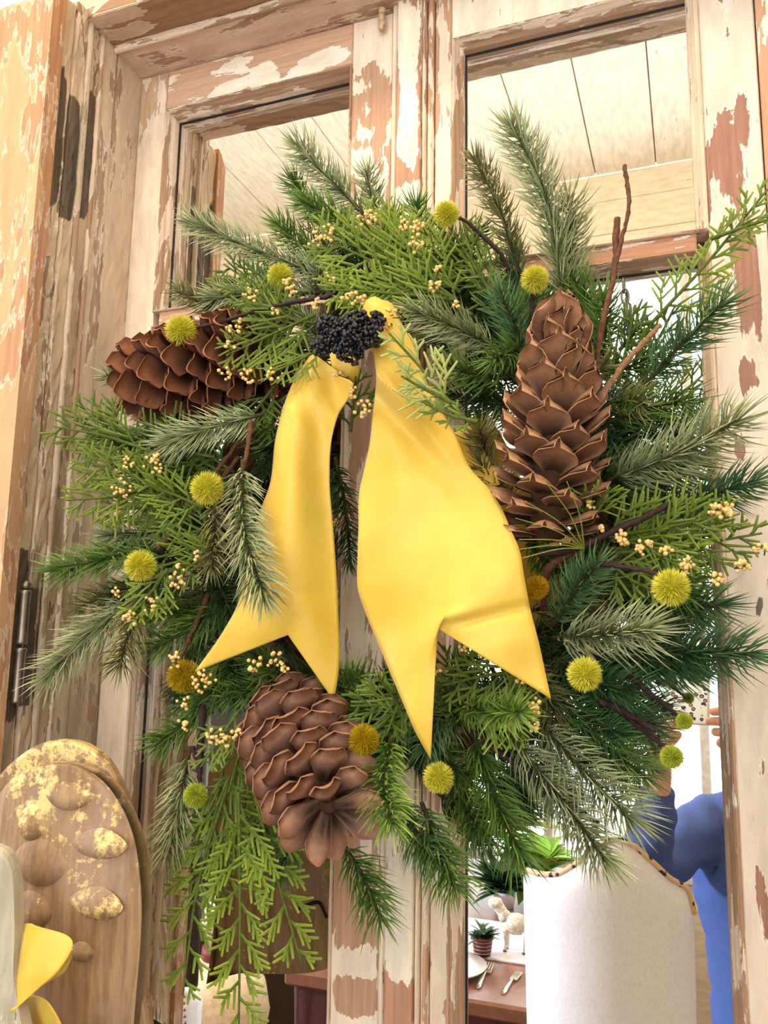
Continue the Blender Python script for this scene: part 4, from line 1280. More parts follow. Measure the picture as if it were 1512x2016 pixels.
# the blue-black berry head above the ribbon
mb = MB(); stm = MB()
rootp = P(700, 655, -0.165)
for i in range(620):
    a, b = rng.uniform(0, 2 * math.pi), math.sqrt(rng.uniform(0, 1))
    lump = 1 + 0.22 * math.sin(5 * a + 1)
    px, py = 680 + 64 * b * lump * math.cos(a), 664 + 47 * b * lump * math.sin(a)
    if rng.uniform() < 0.13:
        px, py = 742 + rng.normal(0, 7), 632 + rng.normal(0, 10)
    y = -0.205 - 0.012 * (1 - b * b) + rng.normal(0, 0.004)
    q = P(px, py, y)
    mb.add(*ball(q, rng.uniform(0.0014, 0.0024), ICO1))
    if i % 6 == 0:
        stm.add(*tube([rootp, (rootp + q) / 2 + rng.normal(0, 0.002, 3), q], 0.0006, 4))
st = stm.build('dark_berry_stalk', M_twigd, wreath)
V, F = mb.out()
mk('dark_berries', V, F, M_elder, st, True, kind='stuff', label='blue-black berries above the ribbon')

twig([(1180, 800), (1176, 700), (1190, 620), (1208, 540), (1215, 430)], [-0.16, -0.165, -0.165, -0.16, -0.155], 0.0019, 0.0022, M_twig)
twig([(1206, 545), (1222, 480), (1238, 410), (1229, 325)], [-0.16, -0.158, -0.155, -0.15], 0.0017, 0.0015, M_twig)
twig([(1150, 820), (1190, 770), (1230, 715), (1300, 640)], [-0.17, -0.165, -0.155, -0.14], 0.0026, 0.0018, M_twigp)
twig([(1060, 1090), (1130, 1080), (1220, 1040), (1290, 1008), (1330, 985)], [-0.16, -0.165, -0.16, -0.15, -0.14], 0.0030, 0.0018, M_twigd)
twig([(1130, 1080), (1080, 1120), (1070, 1200)], [-0.16, -0.15, -0.13], 0.003, 0.0026, M_twig)
twig([(495, 830), (486, 890), (478, 930)], [-0.16, -0.17, -0.17], 0.0022, 0.0016, M_twig)
twig([(495, 835), (455, 890), (400, 960)], [-0.14, -0.14, -0.15], 0.0018, 0.0016, M_twig)
twig([(470, 900), (380, 1010), (310, 1080)], [-0.13, -0.145, -0.155], 0.0022, 0.0016, M_twig)
twig([(410, 1170), (380, 1240), (350, 1310)], [-0.12, -0.13, -0.14], 0.0022, 0.0018, M_twig)
twig([(400, 1390), (395, 1480), (392, 1560)], [-0.13, -0.135, -0.14], 0.0028, 0.002, M_twigd)
twig([(930, 1440), (1060, 1540), (1180, 1620)], [-0.12, -0.125, -0.13], 0.0024, 0.0015, M_twigd)
twig([(1180, 1380), (1225, 1400), (1290, 1438)], [-0.12, -0.13, -0.15], 0.0028, 0.0016, M_twigd)
# thin green grass blades springing out below the right cone
gb = MB()
for tx, ty, yt in ((1015, 1020, -0.24), (1034, 986, -0.24), (1072, 946, -0.245), (1116, 948, -0.245), (1022, 1062, -0.235), (1018, 1082, -0.23), (1024, 1100, -0.22)):
    q = [P(1150, 1080, -0.17), P((1150 + tx) / 2 + 6, (1080 + ty) / 2 - 8, (-0.17 + yt) / 2 - 0.01), P(tx, ty, yt)]
    gb.add(*tube(smooth_path(q, 10), np.linspace(0.0006, 0.0003, 10), 4))
gb.build('grass_blades', plain('thin_green_blade', (150, 164, 62), 0.5), wreath, kind='stuff')

# ------------------------------------------------------------------ chain
chain = empty('hanging_chain', P(1230, 548, -0.012), 'short dark twisted chain hanging from the crossbar of the right door', 'chain')
for k in range(5):
    c = P(1228 + k * 2.5, 562 + k * 22, -0.016)
    t = np.linspace(0, 2 * math.pi, 17)
    ang = 0.4 if k % 2 else 1.5
    pts = np.stack([0.0032 * np.cos(t) * math.cos(ang), 0.0032 * np.cos(t) * math.sin(ang), 0.0072 * np.sin(t)], 1) + c
    V, F = tube(pts, 0.0011, 5, False)
    mk('link', V, F, M_iron, chain, True)

# ------------------------------------------------------------------ ribbon
rib = empty('ribbon', P(715, 640, -0.19), 'yellow satin ribbon with two notched tails hanging from the top of the wreath', 'ribbon')


def interp_poly(pts, n):
    return smooth_path(np.array(pts, float), n)


def tail(name, Lp, Rp, notch, v0, yfun, nu=31, nv=80):
    Lc, Rc = interp_poly([(a, b, 0) for a, b in Lp], nv)[:, :2], interp_poly([(a, b, 0) for a, b in Rp], nv)[:, :2]
    vs = np.linspace(0, 1, nv)
    k0 = int(v0 * (nv - 1))
    V = np.zeros((nu, nv, 3))
    for i in range(nu):
        u = i / (nu - 1)
        base = Lc * (1 - u) + Rc * u
        end = (np.array(Lp[-1]) * (1 - 2 * u) + np.array(notch) * 2 * u) if u < 0.5 else (np.array(notch) * (2 - 2 * u) + np.array(Rp[-1]) * (2 * u - 1))
        c = base.copy()
        for k in range(k0, nv):
            s_ = (k - k0) / (nv - 1 - k0)
            c[k] = base[k] + (end - base[-1]) * s_
        for k in range(nv):
            V[i, k] = P(c[k][0], c[k][1], yfun(u, vs[k], c[k]))
    idx = np.arange(nu * nv).reshape(nu, nv)
    q = np.stack([idx[:-1, :-1], idx[1:, :-1], idx[1:, 1:], idx[:-1, 1:]], -1).reshape(-1, 4)
    o = mk(name, V.reshape(-1, 3), [q], M_satin, rib, True)
    md = o.modifiers.new('thickness', 'SOLIDIFY')
    md.thickness = 0.0005
    md.offset = 0
    return o


def G(x, s_):
    return math.exp(-(x / s_) ** 2)


def yL(u, v, c):
    y = -0.150 - 0.012 * math.sin(u * 2.6 + v * 2.0) - 0.006 * math.cos(u * 5 - v * 3.4)
    y += 0.012 * G(v - 0.02, 0.10)
    y -= 0.0035 * math.sin(46 * v - 5 * u) * G(v - 0.10, 0.10) * (1 - 0.5 * u)
    return y


tail('ribbon_tail', [(615, 694), (584, 739), (557, 805), (543, 862), (531, 955), (511, 1010), (498, 1060), (486, 1120), (468, 1190), (438, 1245), (383, 1323)],
     [(697, 755), (689, 779), (667, 815), (656, 850), (649, 939), (656, 1039), (662, 1122), (667, 1222), (669, 1289), (666, 1330), (657, 1380)], (567, 1250), 0.70, yL)


def yR(u, v, c):
    y = -0.176 - 0.010 * math.sin(u * 3.0 + 0.3) - 0.004 * math.cos(3.3 * v * 2 + u * 2)
    d = (c[0] - 742) * 0.72 - (c[1] - 745) * 0.62       # diagonal fold from the knot
    y -= 0.014 * G(d - 8, 14) * G(v - 0.14, 0.16)
    y += 0.008 * G(d + 24, 20) * G(v - 0.22, 0.16)
    y += 0.0040 * math.sin(11 * v + 3.5 * u) * G(v - 0.62, 0.3)
    y += 0.0012 * math.sin(c[0] * 0.045 + c[1] * 0.020) * math.cos(c[1] * 0.022 - c[0] * 0.012)
    dc = (c[1] - (1237 - (c[0] - 860) * 0.24))
    y += 0.0045 * G(dc, 10) * np.clip((c[0] - 850) / 60, 0, 1)
    y -= 0.0050 * np.clip(dc / 60, 0, 1) * np.clip((c[0] - 850) / 60, 0, 1)
    return y


tail('ribbon_tail', [(722, 640), (733, 690), (741, 739), (734, 812), (728, 872), (717, 925), (707, 972), (706, 1032), (704, 1099), (705, 1162), (717, 1199), (744, 1265), (790, 1375), (820, 1445), (848, 1495)],
     [(775, 610), (814, 679), (844, 762), (871, 812), (897, 859), (924, 919), (971, 972), (990, 1005), (1004, 1039), (1022, 1080), (1032, 1135), (1042, 1190), (1062, 1270), (1076, 1335), (1085, 1376)], (861, 1237), 0.72, yR)
# knot and the tucked-back loop
kn = MB()
V, F = ball((0, 0, 0), 1, ICO3)
V = V * np.array([0.017, 0.010, 0.024])
V += 0.0016 * np.sin(V[:, :1] * 700 + V[:, 2:] * 240) * V / np.linalg.norm(V, axis=1)[:, None]
a = math.radians(-18)
V = V @ np.array([[math.cos(a), 0, -math.sin(a)], [0, 1, 0], [math.sin(a), 0, math.cos(a)]])
mk('knot', V + P(745, 640, -0.172), F, M_satin, rib, True)
path = smooth_path([P(700, 690, -0.15), P(690, 730, -0.14), P(650, 715, -0.145)], 12)
Vv = np.concatenate([path + np.array([0, -0.004, 0.012]), path + np.array([0, 0.010, -0.016])])
k_ = np.arange(11)
o = mk('ribbon_loop', Vv, [np.stack([k_, k_ + 1, k_ + 13, k_ + 12], -1)], M_satin, rib, True)
o.modifiers.new('thickness', 'SOLIDIFY').thickness = 0.0006
path = smooth_path([P(905, 850, -0.13), P(935, 900, -0.125), P(965, 965, -0.13)], 12)
Vv = np.concatenate([path + np.array([0.008, 0, 0.004]), path + np.array([-0.02, 0.004, -0.004])])
o = mk('ribbon_loop', Vv, [np.stack([k_, k_ + 1, k_ + 13, k_ + 12], -1)], M_satin, rib, True)
o.modifiers.new('thickness', 'SOLIDIFY').thickness = 0.0006
# ------------------------------------------------------------------ carved wing, grey board and their ribbon
wing = empty('carved_wing', P(150, 2200, -0.19), 'gilded carved wooden wing with raised feather lobes leaning at the lower left', 'wing')


def plate(name, pts, y, th, mat, parent, n=48, chamf=0.004, wear=None):
    q = smooth_path(np.array([(a, b, 0) for a, b in pts] , float), n)[:, :2]
    poly = np.array([P(a, b, y)[[0, 2]] for a, b in q])
    area2 = np.sum(poly[:, 0] * np.roll(poly[:, 1], -1) - np.roll(poly[:, 0], -1) * poly[:, 1])
    if area2 < 0:
        poly = poly[::-1]
    V, F = prism(poly, y + th, y, chamf)
    at = {'wear': wear(V) if wear else np.zeros(len(V))}
    return mk(name, V, F, mat, parent, False, at)


def wear_at(lst, y):
    ms = [(P(a, b, y), r * pxm(a, b, y), s_) for a, b, r, s_ in lst]
    def f(V):
        w_ = np.zeros(len(V))
        for c, r, s_ in ms:
            w_ += s_ * np.clip(1.5 - ((V - c)[:, [0, 2]] ** 2).sum(1) / r ** 2, 0, 1)
        return w_
    return f


# back tier
plate('back_tier', [(-60, 1640), (-30, 1560), (20, 1500), (75, 1464), (118, 1456), (160, 1464), (200, 1492), (231, 1542), (252, 1605), (260, 1660), (258, 1760), (250, 2250), (-60, 2250)],
      -0.188, 0.009, M_gilt, wing, 60, 0.004, wear_at([(100, 1490, 80, 0.16), (190, 1490, 20, 0.16), (30, 1560, 60, 0.06)], -0.188))


def front_y(px, py):
    return -0.212 + 0.010 * ((px - 130) / 150.0) ** 2 + 0.004 * ((py - 1750) / 250.0) ** 2


# front tier: a gently domed face built as a grid inside its outline
edge_R = [(100, 1502), (150, 1506), (205, 1540), (243, 1595), (264, 1650), (275, 1720), (279, 1800), (275, 1880), (268, 1960), (262, 2040), (258, 2250)]
edge_L = [(100, 1502), (50, 1515), (10, 1545), (-20, 1590), (-40, 1640), (-50, 1720), (-55, 1800), (-55, 1880), (-55, 1960), (-55, 2040), (-55, 2250)]
nv, nu = 90, 46
LR, LL = smooth_path(np.array([(a, b, 0) for a, b in edge_R], float), nv), smooth_path(np.array([(a, b, 0) for a, b in edge_L], float), nv)
G3, WR = np.zeros((nu, nv, 3)), None
for i in range(nu):
    u = i / (nu - 1)
    for k in range(nv):
        q = LL[k] * (1 - u) + LR[k] * u
        e = min(1, min(u, 1 - u) * 9, k / (nv - 1) * 14)
        y = front_y(q[0], q[1]) + 0.0045 * (1 - e) ** 2
        G3[i, k] = P(q[0], q[1], y)
idx = np.arange(nu * nv).reshape(nu, nv)
q = np.stack([idx[:-1, :-1], idx[1:, :-1], idx[1:, 1:], idx[:-1, 1:]], -1).reshape(-1, 4)
Vf = G3.reshape(-1, 3)
loop = np.concatenate([idx[0, :], idx[1:, -1], idx[-1, -2::-1]])
Vb = Vf[loop] + np.array([0, 0.012, 0])
k_ = np.arange(len(loop) - 1)
sd = np.stack([loop[k_], len(Vf) + k_, len(Vf) + k_ + 1, loop[k_ + 1]], -1)
Va = np.concatenate([Vf, Vb])
mk('front_tier', Va, [np.concatenate([q, sd])], M_gilt, wing, True,
   {'wear': wear_at([(60, 1555, 50, 0.13), (85, 1605, 28, 0.14), (20, 1620, 24, 0.12), (150, 1635, 30, 0.12), (105, 1665, 24, 0.18), (165, 1725, 44, 0.13), (190, 1560, 50, 0.08), (80, 1960, 150, -0.30), (250, 1850, 60, -0.1)], -0.212)(Va)})


def lobe(px, py, wpx, hpx, amt, ang=0.0, half=False):
    c = P(px, py, front_y(px, py) + 0.001)
    k = pxm(px, py, -0.212)
    a, b = wpx * k / 2, hpx * k / 2
    V, F_ = [], []
    n, r = 28, 7
    for j in range(r + 1):
        s_ = j / r
        for i in range(n):
            t = i / n * 2 * math.pi
            x = a * s_ * math.cos(t) * (1.0)
            z = b * s_ * math.sin(t) * (1 - 0.35 * abs(math.cos(t)) ** 3)
            hgt = 0.0052 * (1 - s_ ** 2) ** 0.7 * (1 + 0.35 * (-math.sin(t)) * s_)
            x, z = x * math.cos(ang) - z * math.sin(ang), x * math.sin(ang) + z * math.cos(ang)
            V.append((c[0] + x, c[1] - hgt, c[2] + z))
    for j in range(r):
        for i in range(n):
            F_.append([j * n + i, j * n + (i + 1) % n, (j + 1) * n + (i + 1) % n, (j + 1) * n + i][::-1])
    mk('feather_lobe', V, [np.array(F_)], M_gilt, wing, True, {'wear': np.full(len(V), amt)})


for a in ((135, 1568, 92, 46, 0.02), (66, 1621, 66, 58, 0.13), (192, 1660, 116, 50, 0.05), (84, 1698, 120, 76, -0.06), (186, 1776, 112, 54, 0.05, -0.05), (70, 1790, 90, 60, -0.02), (162, 1872, 46, 34, -0.12)):
    lobe(*(a[:4] + (a[4] + 0.06,) + a[5:]))

gb_ = plate('grey_board', [(-40, 1660), (-14, 1666), (4, 1676), (18, 1700), (25, 1735), (28, 1800), (27, 1900), (25, 2250), (-60, 2250)], -0.262, 0.009, M_greyw, None, 50, 0.005)
tag(gb_, 'weathered grey rounded board at the lower left edge, in front of the gilded wing', 'board')

rib2 = empty('small_ribbon', P(70, 2000, -0.255), 'short folded yellow ribbon sticking out beside the grey board', 'ribbon')


def sheet(name, rows, ys, nu=14, nv=24):
    """rows of (left, right) pixel pairs with (left, right) depths"""
    A = smooth_path(np.array([P(*r[0], y[0]) for r, y in zip(rows, ys)]), nv)
    B = smooth_path(np.array([P(*r[1], y[1]) for r, y in zip(rows, ys)]), nv)
    V = np.array([A[k] * (1 - u) + B[k] * u for u in np.linspace(0, 1, nu) for k in range(nv)])
    idx = np.arange(nu * nv).reshape(nu, nv)
    q = np.stack([idx[:-1, :-1], idx[1:, :-1], idx[1:, 1:], idx[:-1, 1:]], -1).reshape(-1, 4)
    o = mk(name, V, [q], M_satin, rib2, True)
    md = o.modifiers.new('thickness', 'SOLIDIFY'); md.thickness = 0.0005; md.offset = 0
    return o


sheet('ribbon_fold', [((48, 1818), (62, 1818)), ((42, 1860), (142, 1868)), ((36, 1900), (120, 1905)), ((28, 1945), (72, 1950)), ((20, 1992), (23, 1994))], [(-0.250, -0.250), (-0.256, -0.262), (-0.258, -0.264), (-0.26, -0.262), (-0.262, -0.262)])
sheet('ribbon_fold', [((140, 1866), (143, 1870)), ((118, 1895), (141, 1885)), ((88, 1925), (128, 1912)), ((70, 1945), (100, 1930))], [(-0.262, -0.262), (-0.258, -0.250), (-0.255, -0.246), (-0.252, -0.245)])
sheet('ribbon_fold', [((50, 1956), (60, 1956)), ((46, 1980), (98, 1976)), ((42, 2020), (122, 2020)), ((40, 2080), (130, 2080))], [(-0.240, -0.240), (-0.238, -0.250), (-0.236, -0.246), (-0.236, -0.240)])
V, F = tube(smooth_path([P(258, 2002, -0.15), P(285, 2004, -0.16), P(330, 2030, -0.15)], 10), 0.0022, 7)
tag(mk('iron_hook', V, F, plain('black_iron', (24, 20, 18), 0.5, 0.3), None, True), 'small black hook at the bottom edge beside the gilded wing', 'hook')

# ------------------------------------------------------------------ the reflected room: phone, person
S_ph = CF
def ph(a, b, c=0.0):
    """phone space: a to the right, b up, c towards the doors; the lens is at the camera"""
    return CAM + CR * a + CU * b + CF * (c - 0.0065)


def leopard():
    t = NT('leopard_print_case')
    v = t.coords()
    vo = t.n('ShaderNodeTexVoronoi', feature='F1', distance='EUCLIDEAN')
    t.t.links.new(v, vo.inputs['Vector'])
    vo.inputs['Scale'].default_value = 105
    d = vo.outputs['Distance']
    nz = t.noise(v, 240, 3)
    d = t.math('ADD', d, t.math('MULTIPLY', t.math('SUBTRACT', nz, 0.5), 0.35))
    ring = t.math('MULTIPLY', t.step(d, 0.17, 0.22), t.math('SUBTRACT', 1.0, t.step(d, 0.34, 0.40)))
    inner = t.math('SUBTRACT', 1.0, t.step(d, 0.17, 0.22))
    col = t.mix(ring, lin(240, 252, 247), lin(42, 40, 58))
    col = t.mix(inner, col, lin(196, 150, 130))
    return t.fin(col, 0.3, 0, 0.5)


phone = empty('phone', ph(-0.016, -0.125), 'phone in a leopard print case held up between two hands, reflected in the right mirror', 'phone')
rotp = np.stack([CR, CF, CU], 1)
V, F = box(ph(-0.0200, -0.0500, -0.0055), (0.0370, 0.0042, 0.0680), rotp, 0.003)
mk('phone_body', V, F, M_whitep, phone)
V, F = box(ph(-0.0200, -0.0500, -0.0012), (0.0345, 0.0006, 0.0655), rotp, 0.0004)
mk('case_back', V, F, leopard(), phone)
V, F = lathe([(0.0001, 0.0), (0.0075, 0.0), (0.0075, 0.0012), (0.0062, 0.0014), (0.0060, 0.0008), (0.0001, 0.0006)], ph(0, 0, -0.0004), CF, 20)
mk('lens', V, F, plain('black_lens', (12, 12, 14), 0.1), phone, True)


def skin_mesh(name, verts, edges, mat, root=0, sub=2, parent=None, col=None):
    """grow one continuous surface over joints (x, y, z, radius[, radius2])"""
    me = bpy.data.meshes.new(name)
    base = wloc(parent) if parent else np.array(verts[root][:3])
    me.from_pydata([tuple(np.array(v[:3]) - base) for v in verts], edges, [])
    o = bpy.data.objects.new(name, me)
    COL.objects.link(o)
    md = o.modifiers.new('skin', 'SKIN')
    md.use_smooth_shade = True
    for i, v in enumerate(verts):
        sv = me.skin_vertices[0].data[i]
        sv.radius = (v[3], v[4] if len(v) > 4 else v[3])
        sv.use_root = i == root
    sd_ = o.modifiers.new('smooth', 'SUBSURF')
    sd_.levels = sd_.render_levels = sub
    bpy.context.view_layer.update()
    dg = bpy.context.evaluated_depsgraph_get()
    me2 = bpy.data.meshes.new_from_object(o.evaluated_get(dg))
    o.modifiers.clear()
    o.data = me2
    me2.name = name
    me2.materials.clear()
    me2.materials.append(mat)
    me2.polygons.foreach_set('use_smooth', np.ones(len(me2.polygons), bool))
    if parent:
        o.parent = parent
    else:
        o.location = base
    WL[o.name] = base
    return o


M_skin = plain('warm_skin', (226, 168, 146), 0.5, 0, 0.35, 0.06, 90)
M_knit = plain('blue_knit_sweater', (78, 98, 154), 0.85, 0, 0.15, 0.14, 500)
M_jean = plain('dark_blue_trousers', (40, 52, 92), 0.85, 0, 0.15, 0.12, 300)
M_hair = plain('ash_brown_hair', (120, 92, 68), 0.6, 0, 0.4, 0.25, 200)

EL = PV(1268, 1722, 0.93)
WR_ = PV(1300, 1520, 0.84)
SHL = PV(1385, 1625, 1.10)
NX = 0.145
nz_ = SHL[2] + 0.045
RSH = np.array([2 * NX - SHL[0], -1.10, SHL[2]])
REL = np.array([0.36, -0.93, -0.42])
RWR = np.array([0.125, -0.790, -0.150])
bv = [(NX, -1.16, -0.88, .135, .10), (NX, -1.16, -0.70, .125, .095), (NX, -1.15, -0.52, .135, .10), (NX, -1.14, nz_ - 0.10, .125, .09), (NX, -1.12, nz_ - 0.01, .060, .055),
      (NX, -1.10, nz_ + 0.06, .046, .048), (NX, -1.075, nz_ + 0.13, .066, .080), (NX, -1.07, nz_ + 0.21, .072, .088), (NX, -1.08, nz_ + 0.27, .046, .056),
      (SHL[0] + 0.02, -1.12, SHL[2], .052), (*(SHL * 0.5 + EL * 0.5), .042), (*EL, .034), (*(EL * .5 + WR_ * .5), .031), (*WR_, .0215)]
be = [(0, 1), (1, 2), (2, 3), (3, 4), (4, 5), (5, 6), (6, 7), (7, 8), (3, 9), (9, 10), (10, 11), (11, 12), (12, 13)]


def hand(bv, be, wi, palm, fingers, thumb):
    p0 = len(bv)
    bv.append((*palm, .020, .013)); be.append((wi, p0))
    for f in fingers:
        last = p0
        for k, q in enumerate(f):
            bv.append((*q, .0092 - 0.0012 * k)); be.append((last, len(bv) - 1)); last = len(bv) - 1
    last = p0
    for k, q in enumerate(thumb):
        bv.append((*q, .0105 - 0.0014 * k)); be.append((last, len(bv) - 1)); last = len(bv) - 1


# left hand (left in the mirror) pinching the lower left of the phone, right hand at its lower right
pl = PV(1293, 1462, 0.759)
hand(bv, be, 13, pl, [[PV(1270, 1425, 0.749), PV(1282, 1396, 0.712), PV(1318, 1392, 0.702)], [PV(1290, 1425, 0.742), PV(1310, 1408, 0.708), PV(1340, 1410, 0.702)],
                      [PV(1300, 1440, 0.739), PV(1322, 1428, 0.709), PV(1346, 1428, 0.706)], [PV(1306, 1456, 0.742), PV(1326, 1446, 0.716), PV(1344, 1446, 0.714)]], [PV(1318, 1462, 0.764), PV(1338, 1440, 0.764)])
k0 = len(bv)
bv += [(*(RSH - [0.02, 0.02, 0]), .052), (*(RSH * .5 + REL * .5), .042), (*REL, .034), (*(REL * .5 + RWR * .5), .031), (*RWR, .0215)]
be += [(3, k0), (k0, k0 + 1), (k0 + 1, k0 + 2), (k0 + 2, k0 + 3), (k0 + 3, k0 + 4)]
pr = PV(1462, 1432, 0.754)
hand(bv, be, k0 + 4, pr, [[PV(1440, 1405, 0.734), PV(1420, 1400, 0.709), PV(1396, 1402, 0.704)], [PV(1438, 1424, 0.734), PV(1415, 1420, 0.709), PV(1388, 1420, 0.704)],
                          [PV(1440, 1444, 0.739), PV(1420, 1442, 0.714), PV(1400, 1440, 0.709)], [PV(1444, 1460, 0.744), PV(1428, 1460, 0.724), PV(1414, 1456, 0.719)]], [PV(1430, 1470, 0.764), PV(1408, 1458, 0.764)])
k1 = len(bv)
for sx in (-1, 1):
    k = len(bv)
    bv += [(NX + sx * .085, -1.16, -0.95, .085), (NX + sx * .095, -1.15, -1.16, .058), (NX + sx * .10, -1.17, -1.40, .042), (NX + sx * .10, -1.16, -1.48, .034), (NX + sx * .105, -1.06, -1.495, .026)]
    be += [(0, k), (k, k + 1), (k + 1, k + 2), (k + 2, k + 3), (k + 3, k + 4)]
person = skin_mesh('person', bv, be, M_skin, 0, 2)
tag(person, 'person in a blue sweater holding up the phone, reflected at the right mirror edge', 'person')
# sweater over torso and sleeves
sw = [(NX, -1.16, -0.93, .170, .125), (NX, -1.16, -0.74, .160, .12), (NX, -1.15, -0.52, .165, .122), (NX, -1.14, nz_ - 0.10, .150, .105), (NX, -1.12, nz_ - 0.01, .085, .075), (NX, -1.105, nz_ + 0.03, .064, .062),
      (SHL[0] + 0.005, -1.12, SHL[2] - 0.01, .072), (*(SHL * 0.5 + EL * 0.5), .060), (*EL, .049), (*(EL * .5 + WR_ * .5), .042), (*(EL * .12 + WR_ * .88), .034)]
se = [(0, 1), (1, 2), (2, 3), (3, 4), (4, 5), (3, 6), (6, 7), (7, 8), (8, 9), (9, 10)]
k = len(sw)
sw += [(NX - 0.085, -1.12, nz_ - 0.035, .066), (NX + 0.085, -1.12, nz_ - 0.035, .066)]
se += [(4, k), (4, k + 1)]
k += 2
sw += [(*(RSH - [0.005, 0.02, 0.01]), .072), (*(RSH * .5 + REL * .5), .060), (*REL, .049), (*(REL * .5 + RWR * .5), .042), (*(REL * .12 + RWR * .88), .034)]
se += [(3, k), (k, k + 1), (k + 1, k + 2), (k + 2, k + 3), (k + 3, k + 4)]
swo = skin_mesh('sweater', sw, se, M_knit, 0, 3, person)
for v in swo.data.vertices:
    q = v.co
    v.co = q + v.normal * (0.0035 * math.sin(q.x * 95 + q.z * 40) * math.sin(q.z * 38 + q.x * 30 + 1.0) + 0.002 * math.sin(q.z * 130))
tr = [(NX, -1.16, -0.90, .150, .115)]
te = []
for sx in (-1, 1):
    k = len(tr)
    tr += [(NX + sx * .085, -1.16, -0.97, .098), (NX + sx * .095, -1.15, -1.16, .072), (NX + sx * .10, -1.17, -1.44, .056)]
    te += [(0, k), (k, k + 1), (k + 1, k + 2)]
skin_mesh('trousers', tr, te, M_jean, 0, 2, person)
hd = np.array([NX, -1.085, nz_ + 0.19])
V, F = ball((0, 0, 0), (0.086, 0.100, 0.115), ICO3)
V = V + 0.004 * np.sin(V * 160)
V = V[:, :]
V[:, 1] = np.where(V[:, 1] > 0.045, 0.045 + (V[:, 1] - 0.045) * 0.1, V[:, 1])
mk('hair', V + hd + np.array([0, -0.028, 0.022]), F, M_hair, person, True)
for sx in (-1, 1):
    V, F = ball(hd + np.array([sx * 0.030, 0.090, 0.002]), (0.011, 0.008, 0.008), ICO2)
    mk('eye', V, F, plain('eye_white', (236, 232, 226), 0.2), person, True)
    V, F = ball(hd + np.array([sx * 0.076, 0.0, -0.01]), (0.010, 0.018, 0.030), ICO2)
    mk('ear', V, F, M_skin, person, True)
V, F = ball(hd + np.array([0, 0.098, -0.025]), (0.012, 0.016, 0.020), ICO2)
mk('nose', V, F, M_skin, person, True)
V, F = ball(hd + np.array([0, 0.084, -0.062]), (0.024, 0.008, 0.007), ICO2)
mk('mouth', V, F, plain('lips', (176, 98, 92), 0.4), person, True)

# ------------------------------------------------------------------ chair back in front of the person
M_slip = plain('white_slipcover', (234, 233, 238), 0.8, 0, 0.2, 0.05, 200)
M_leg = plain('dark_chair_leg', (66, 44, 32), 0.5)


def leop_trim():
    t = NT('spotted_trim')
    v = t.coords()
    vo = t.n('ShaderNodeTexVoronoi', feature='F1')
    t.t.links.new(v, vo.inputs['Vector'])
    vo.inputs['Scale'].default_value = 60
    col = t.mix(t.step(vo.outputs['Distance'], 0.30, 0.36), lin(40, 34, 40), lin(214, 178, 140))
    return t.fin(col, 0.6)


M_trim = leop_trim()


def chair(name, top_px, yv, label, mat, trim, seat_z=-1.05, zb=-0.95, depth=0.42, curve=0.05):
    """upholstered dining chair; the outline of its back's top edge comes in mirror pixels, its back faces the doors"""
    tops = np.array([PV(a, b, yv) for a, b in top_px])
    x0, x1 = tops[0, 0], tops[-1, 0]
    root = empty(name, ((x0 + x1) / 2, -yv + 0.2, ZFL), label, 'chair')
    xs_ = np.linspace(x0, x1, 25)
    zt_ = np.interp(xs_, tops[:, 0], tops[:, 2])
    zs = np.linspace(0, 1, 16)
    mid, hw = (x0 + x1) / 2, (x1 - x0) / 2
    def surf(off):
        G_ = np.zeros((25, 16, 3))
        for i, x in enumerate(xs_):
            for k, s_ in enumerate(zs):
                u = (x - mid) / hw
                e = max(abs(u) - 0.9, 0) * 10
                yy = -yv - curve * u * u + off * (1 - 0.6 * e * e) * (1 if k < 15 else 0.4)
                G_[i, k] = (mid + (x - mid) * (1 - 0.06 * (1 - s_)), yy - 0.05 * (1 - s_) * 0 , zb + (zt_[i] - zb) * s_)
        return G_.reshape(-1, 3)
    A, B = surf(0.018), surf(-0.045)
    idx = np.arange(25 * 16).reshape(25, 16)
    q = np.stack([idx[:-1, :-1], idx[:-1, 1:], idx[1:, 1:], idx[1:, :-1]], -1).reshape(-1, 4)
    loop = np.concatenate([idx[:-1, 0], idx[-1, :-1], idx[:0:-1, -1], idx[0, :0:-1]])
    k2 = np.roll(loop, -1)
    n = 400
    mk('backrest', np.concatenate([A, B]), [np.concatenate([q, q[:, ::-1] + n, np.stack([loop, k2, k2 + n, loop + n], -1)])], mat, root, True)
    pp = np.stack([xs_, [-yv - curve * ((x - mid) / hw) ** 2 + 0.004 for x in xs_], zt_ + 0.002], 1)
    V, F = tube(smooth_path(pp, 60), 0.0055, 8)
    mk('piping', V, F, trim, root, True)
    V, F = box((mid, -yv + 0.02 + depth / 2, seat_z + 0.06), (hw, depth / 2, 0.06), bev=0.02)
    mk('seat', V, F, mat, root)
    for sx in (-1, 1):
        for yy in (-yv - 0.01, -yv + depth - 0.02):
            V, F = tube([(mid + sx * (hw - 0.03), yy, seat_z + 0.02), (mid + sx * (hw - 0.03), yy, ZFL)], [0.022, 0.015], 8)
            mk('leg', V, F, M_leg, root)
    return root


chair('dining_chair', [(1012, 1742), (1016, 1736), (1060, 1736), (1100, 1728), (1140, 1700), (1180, 1665), (1215, 1652), (1250, 1672), (1290, 1715), (1322, 1752), (1345, 1766), (1362, 1800), (1366, 1830)], 0.80,
      'white upholstered chair with spotted piping, reflected in front of the blue sweater', M_slip, M_trim, curve=0.09)

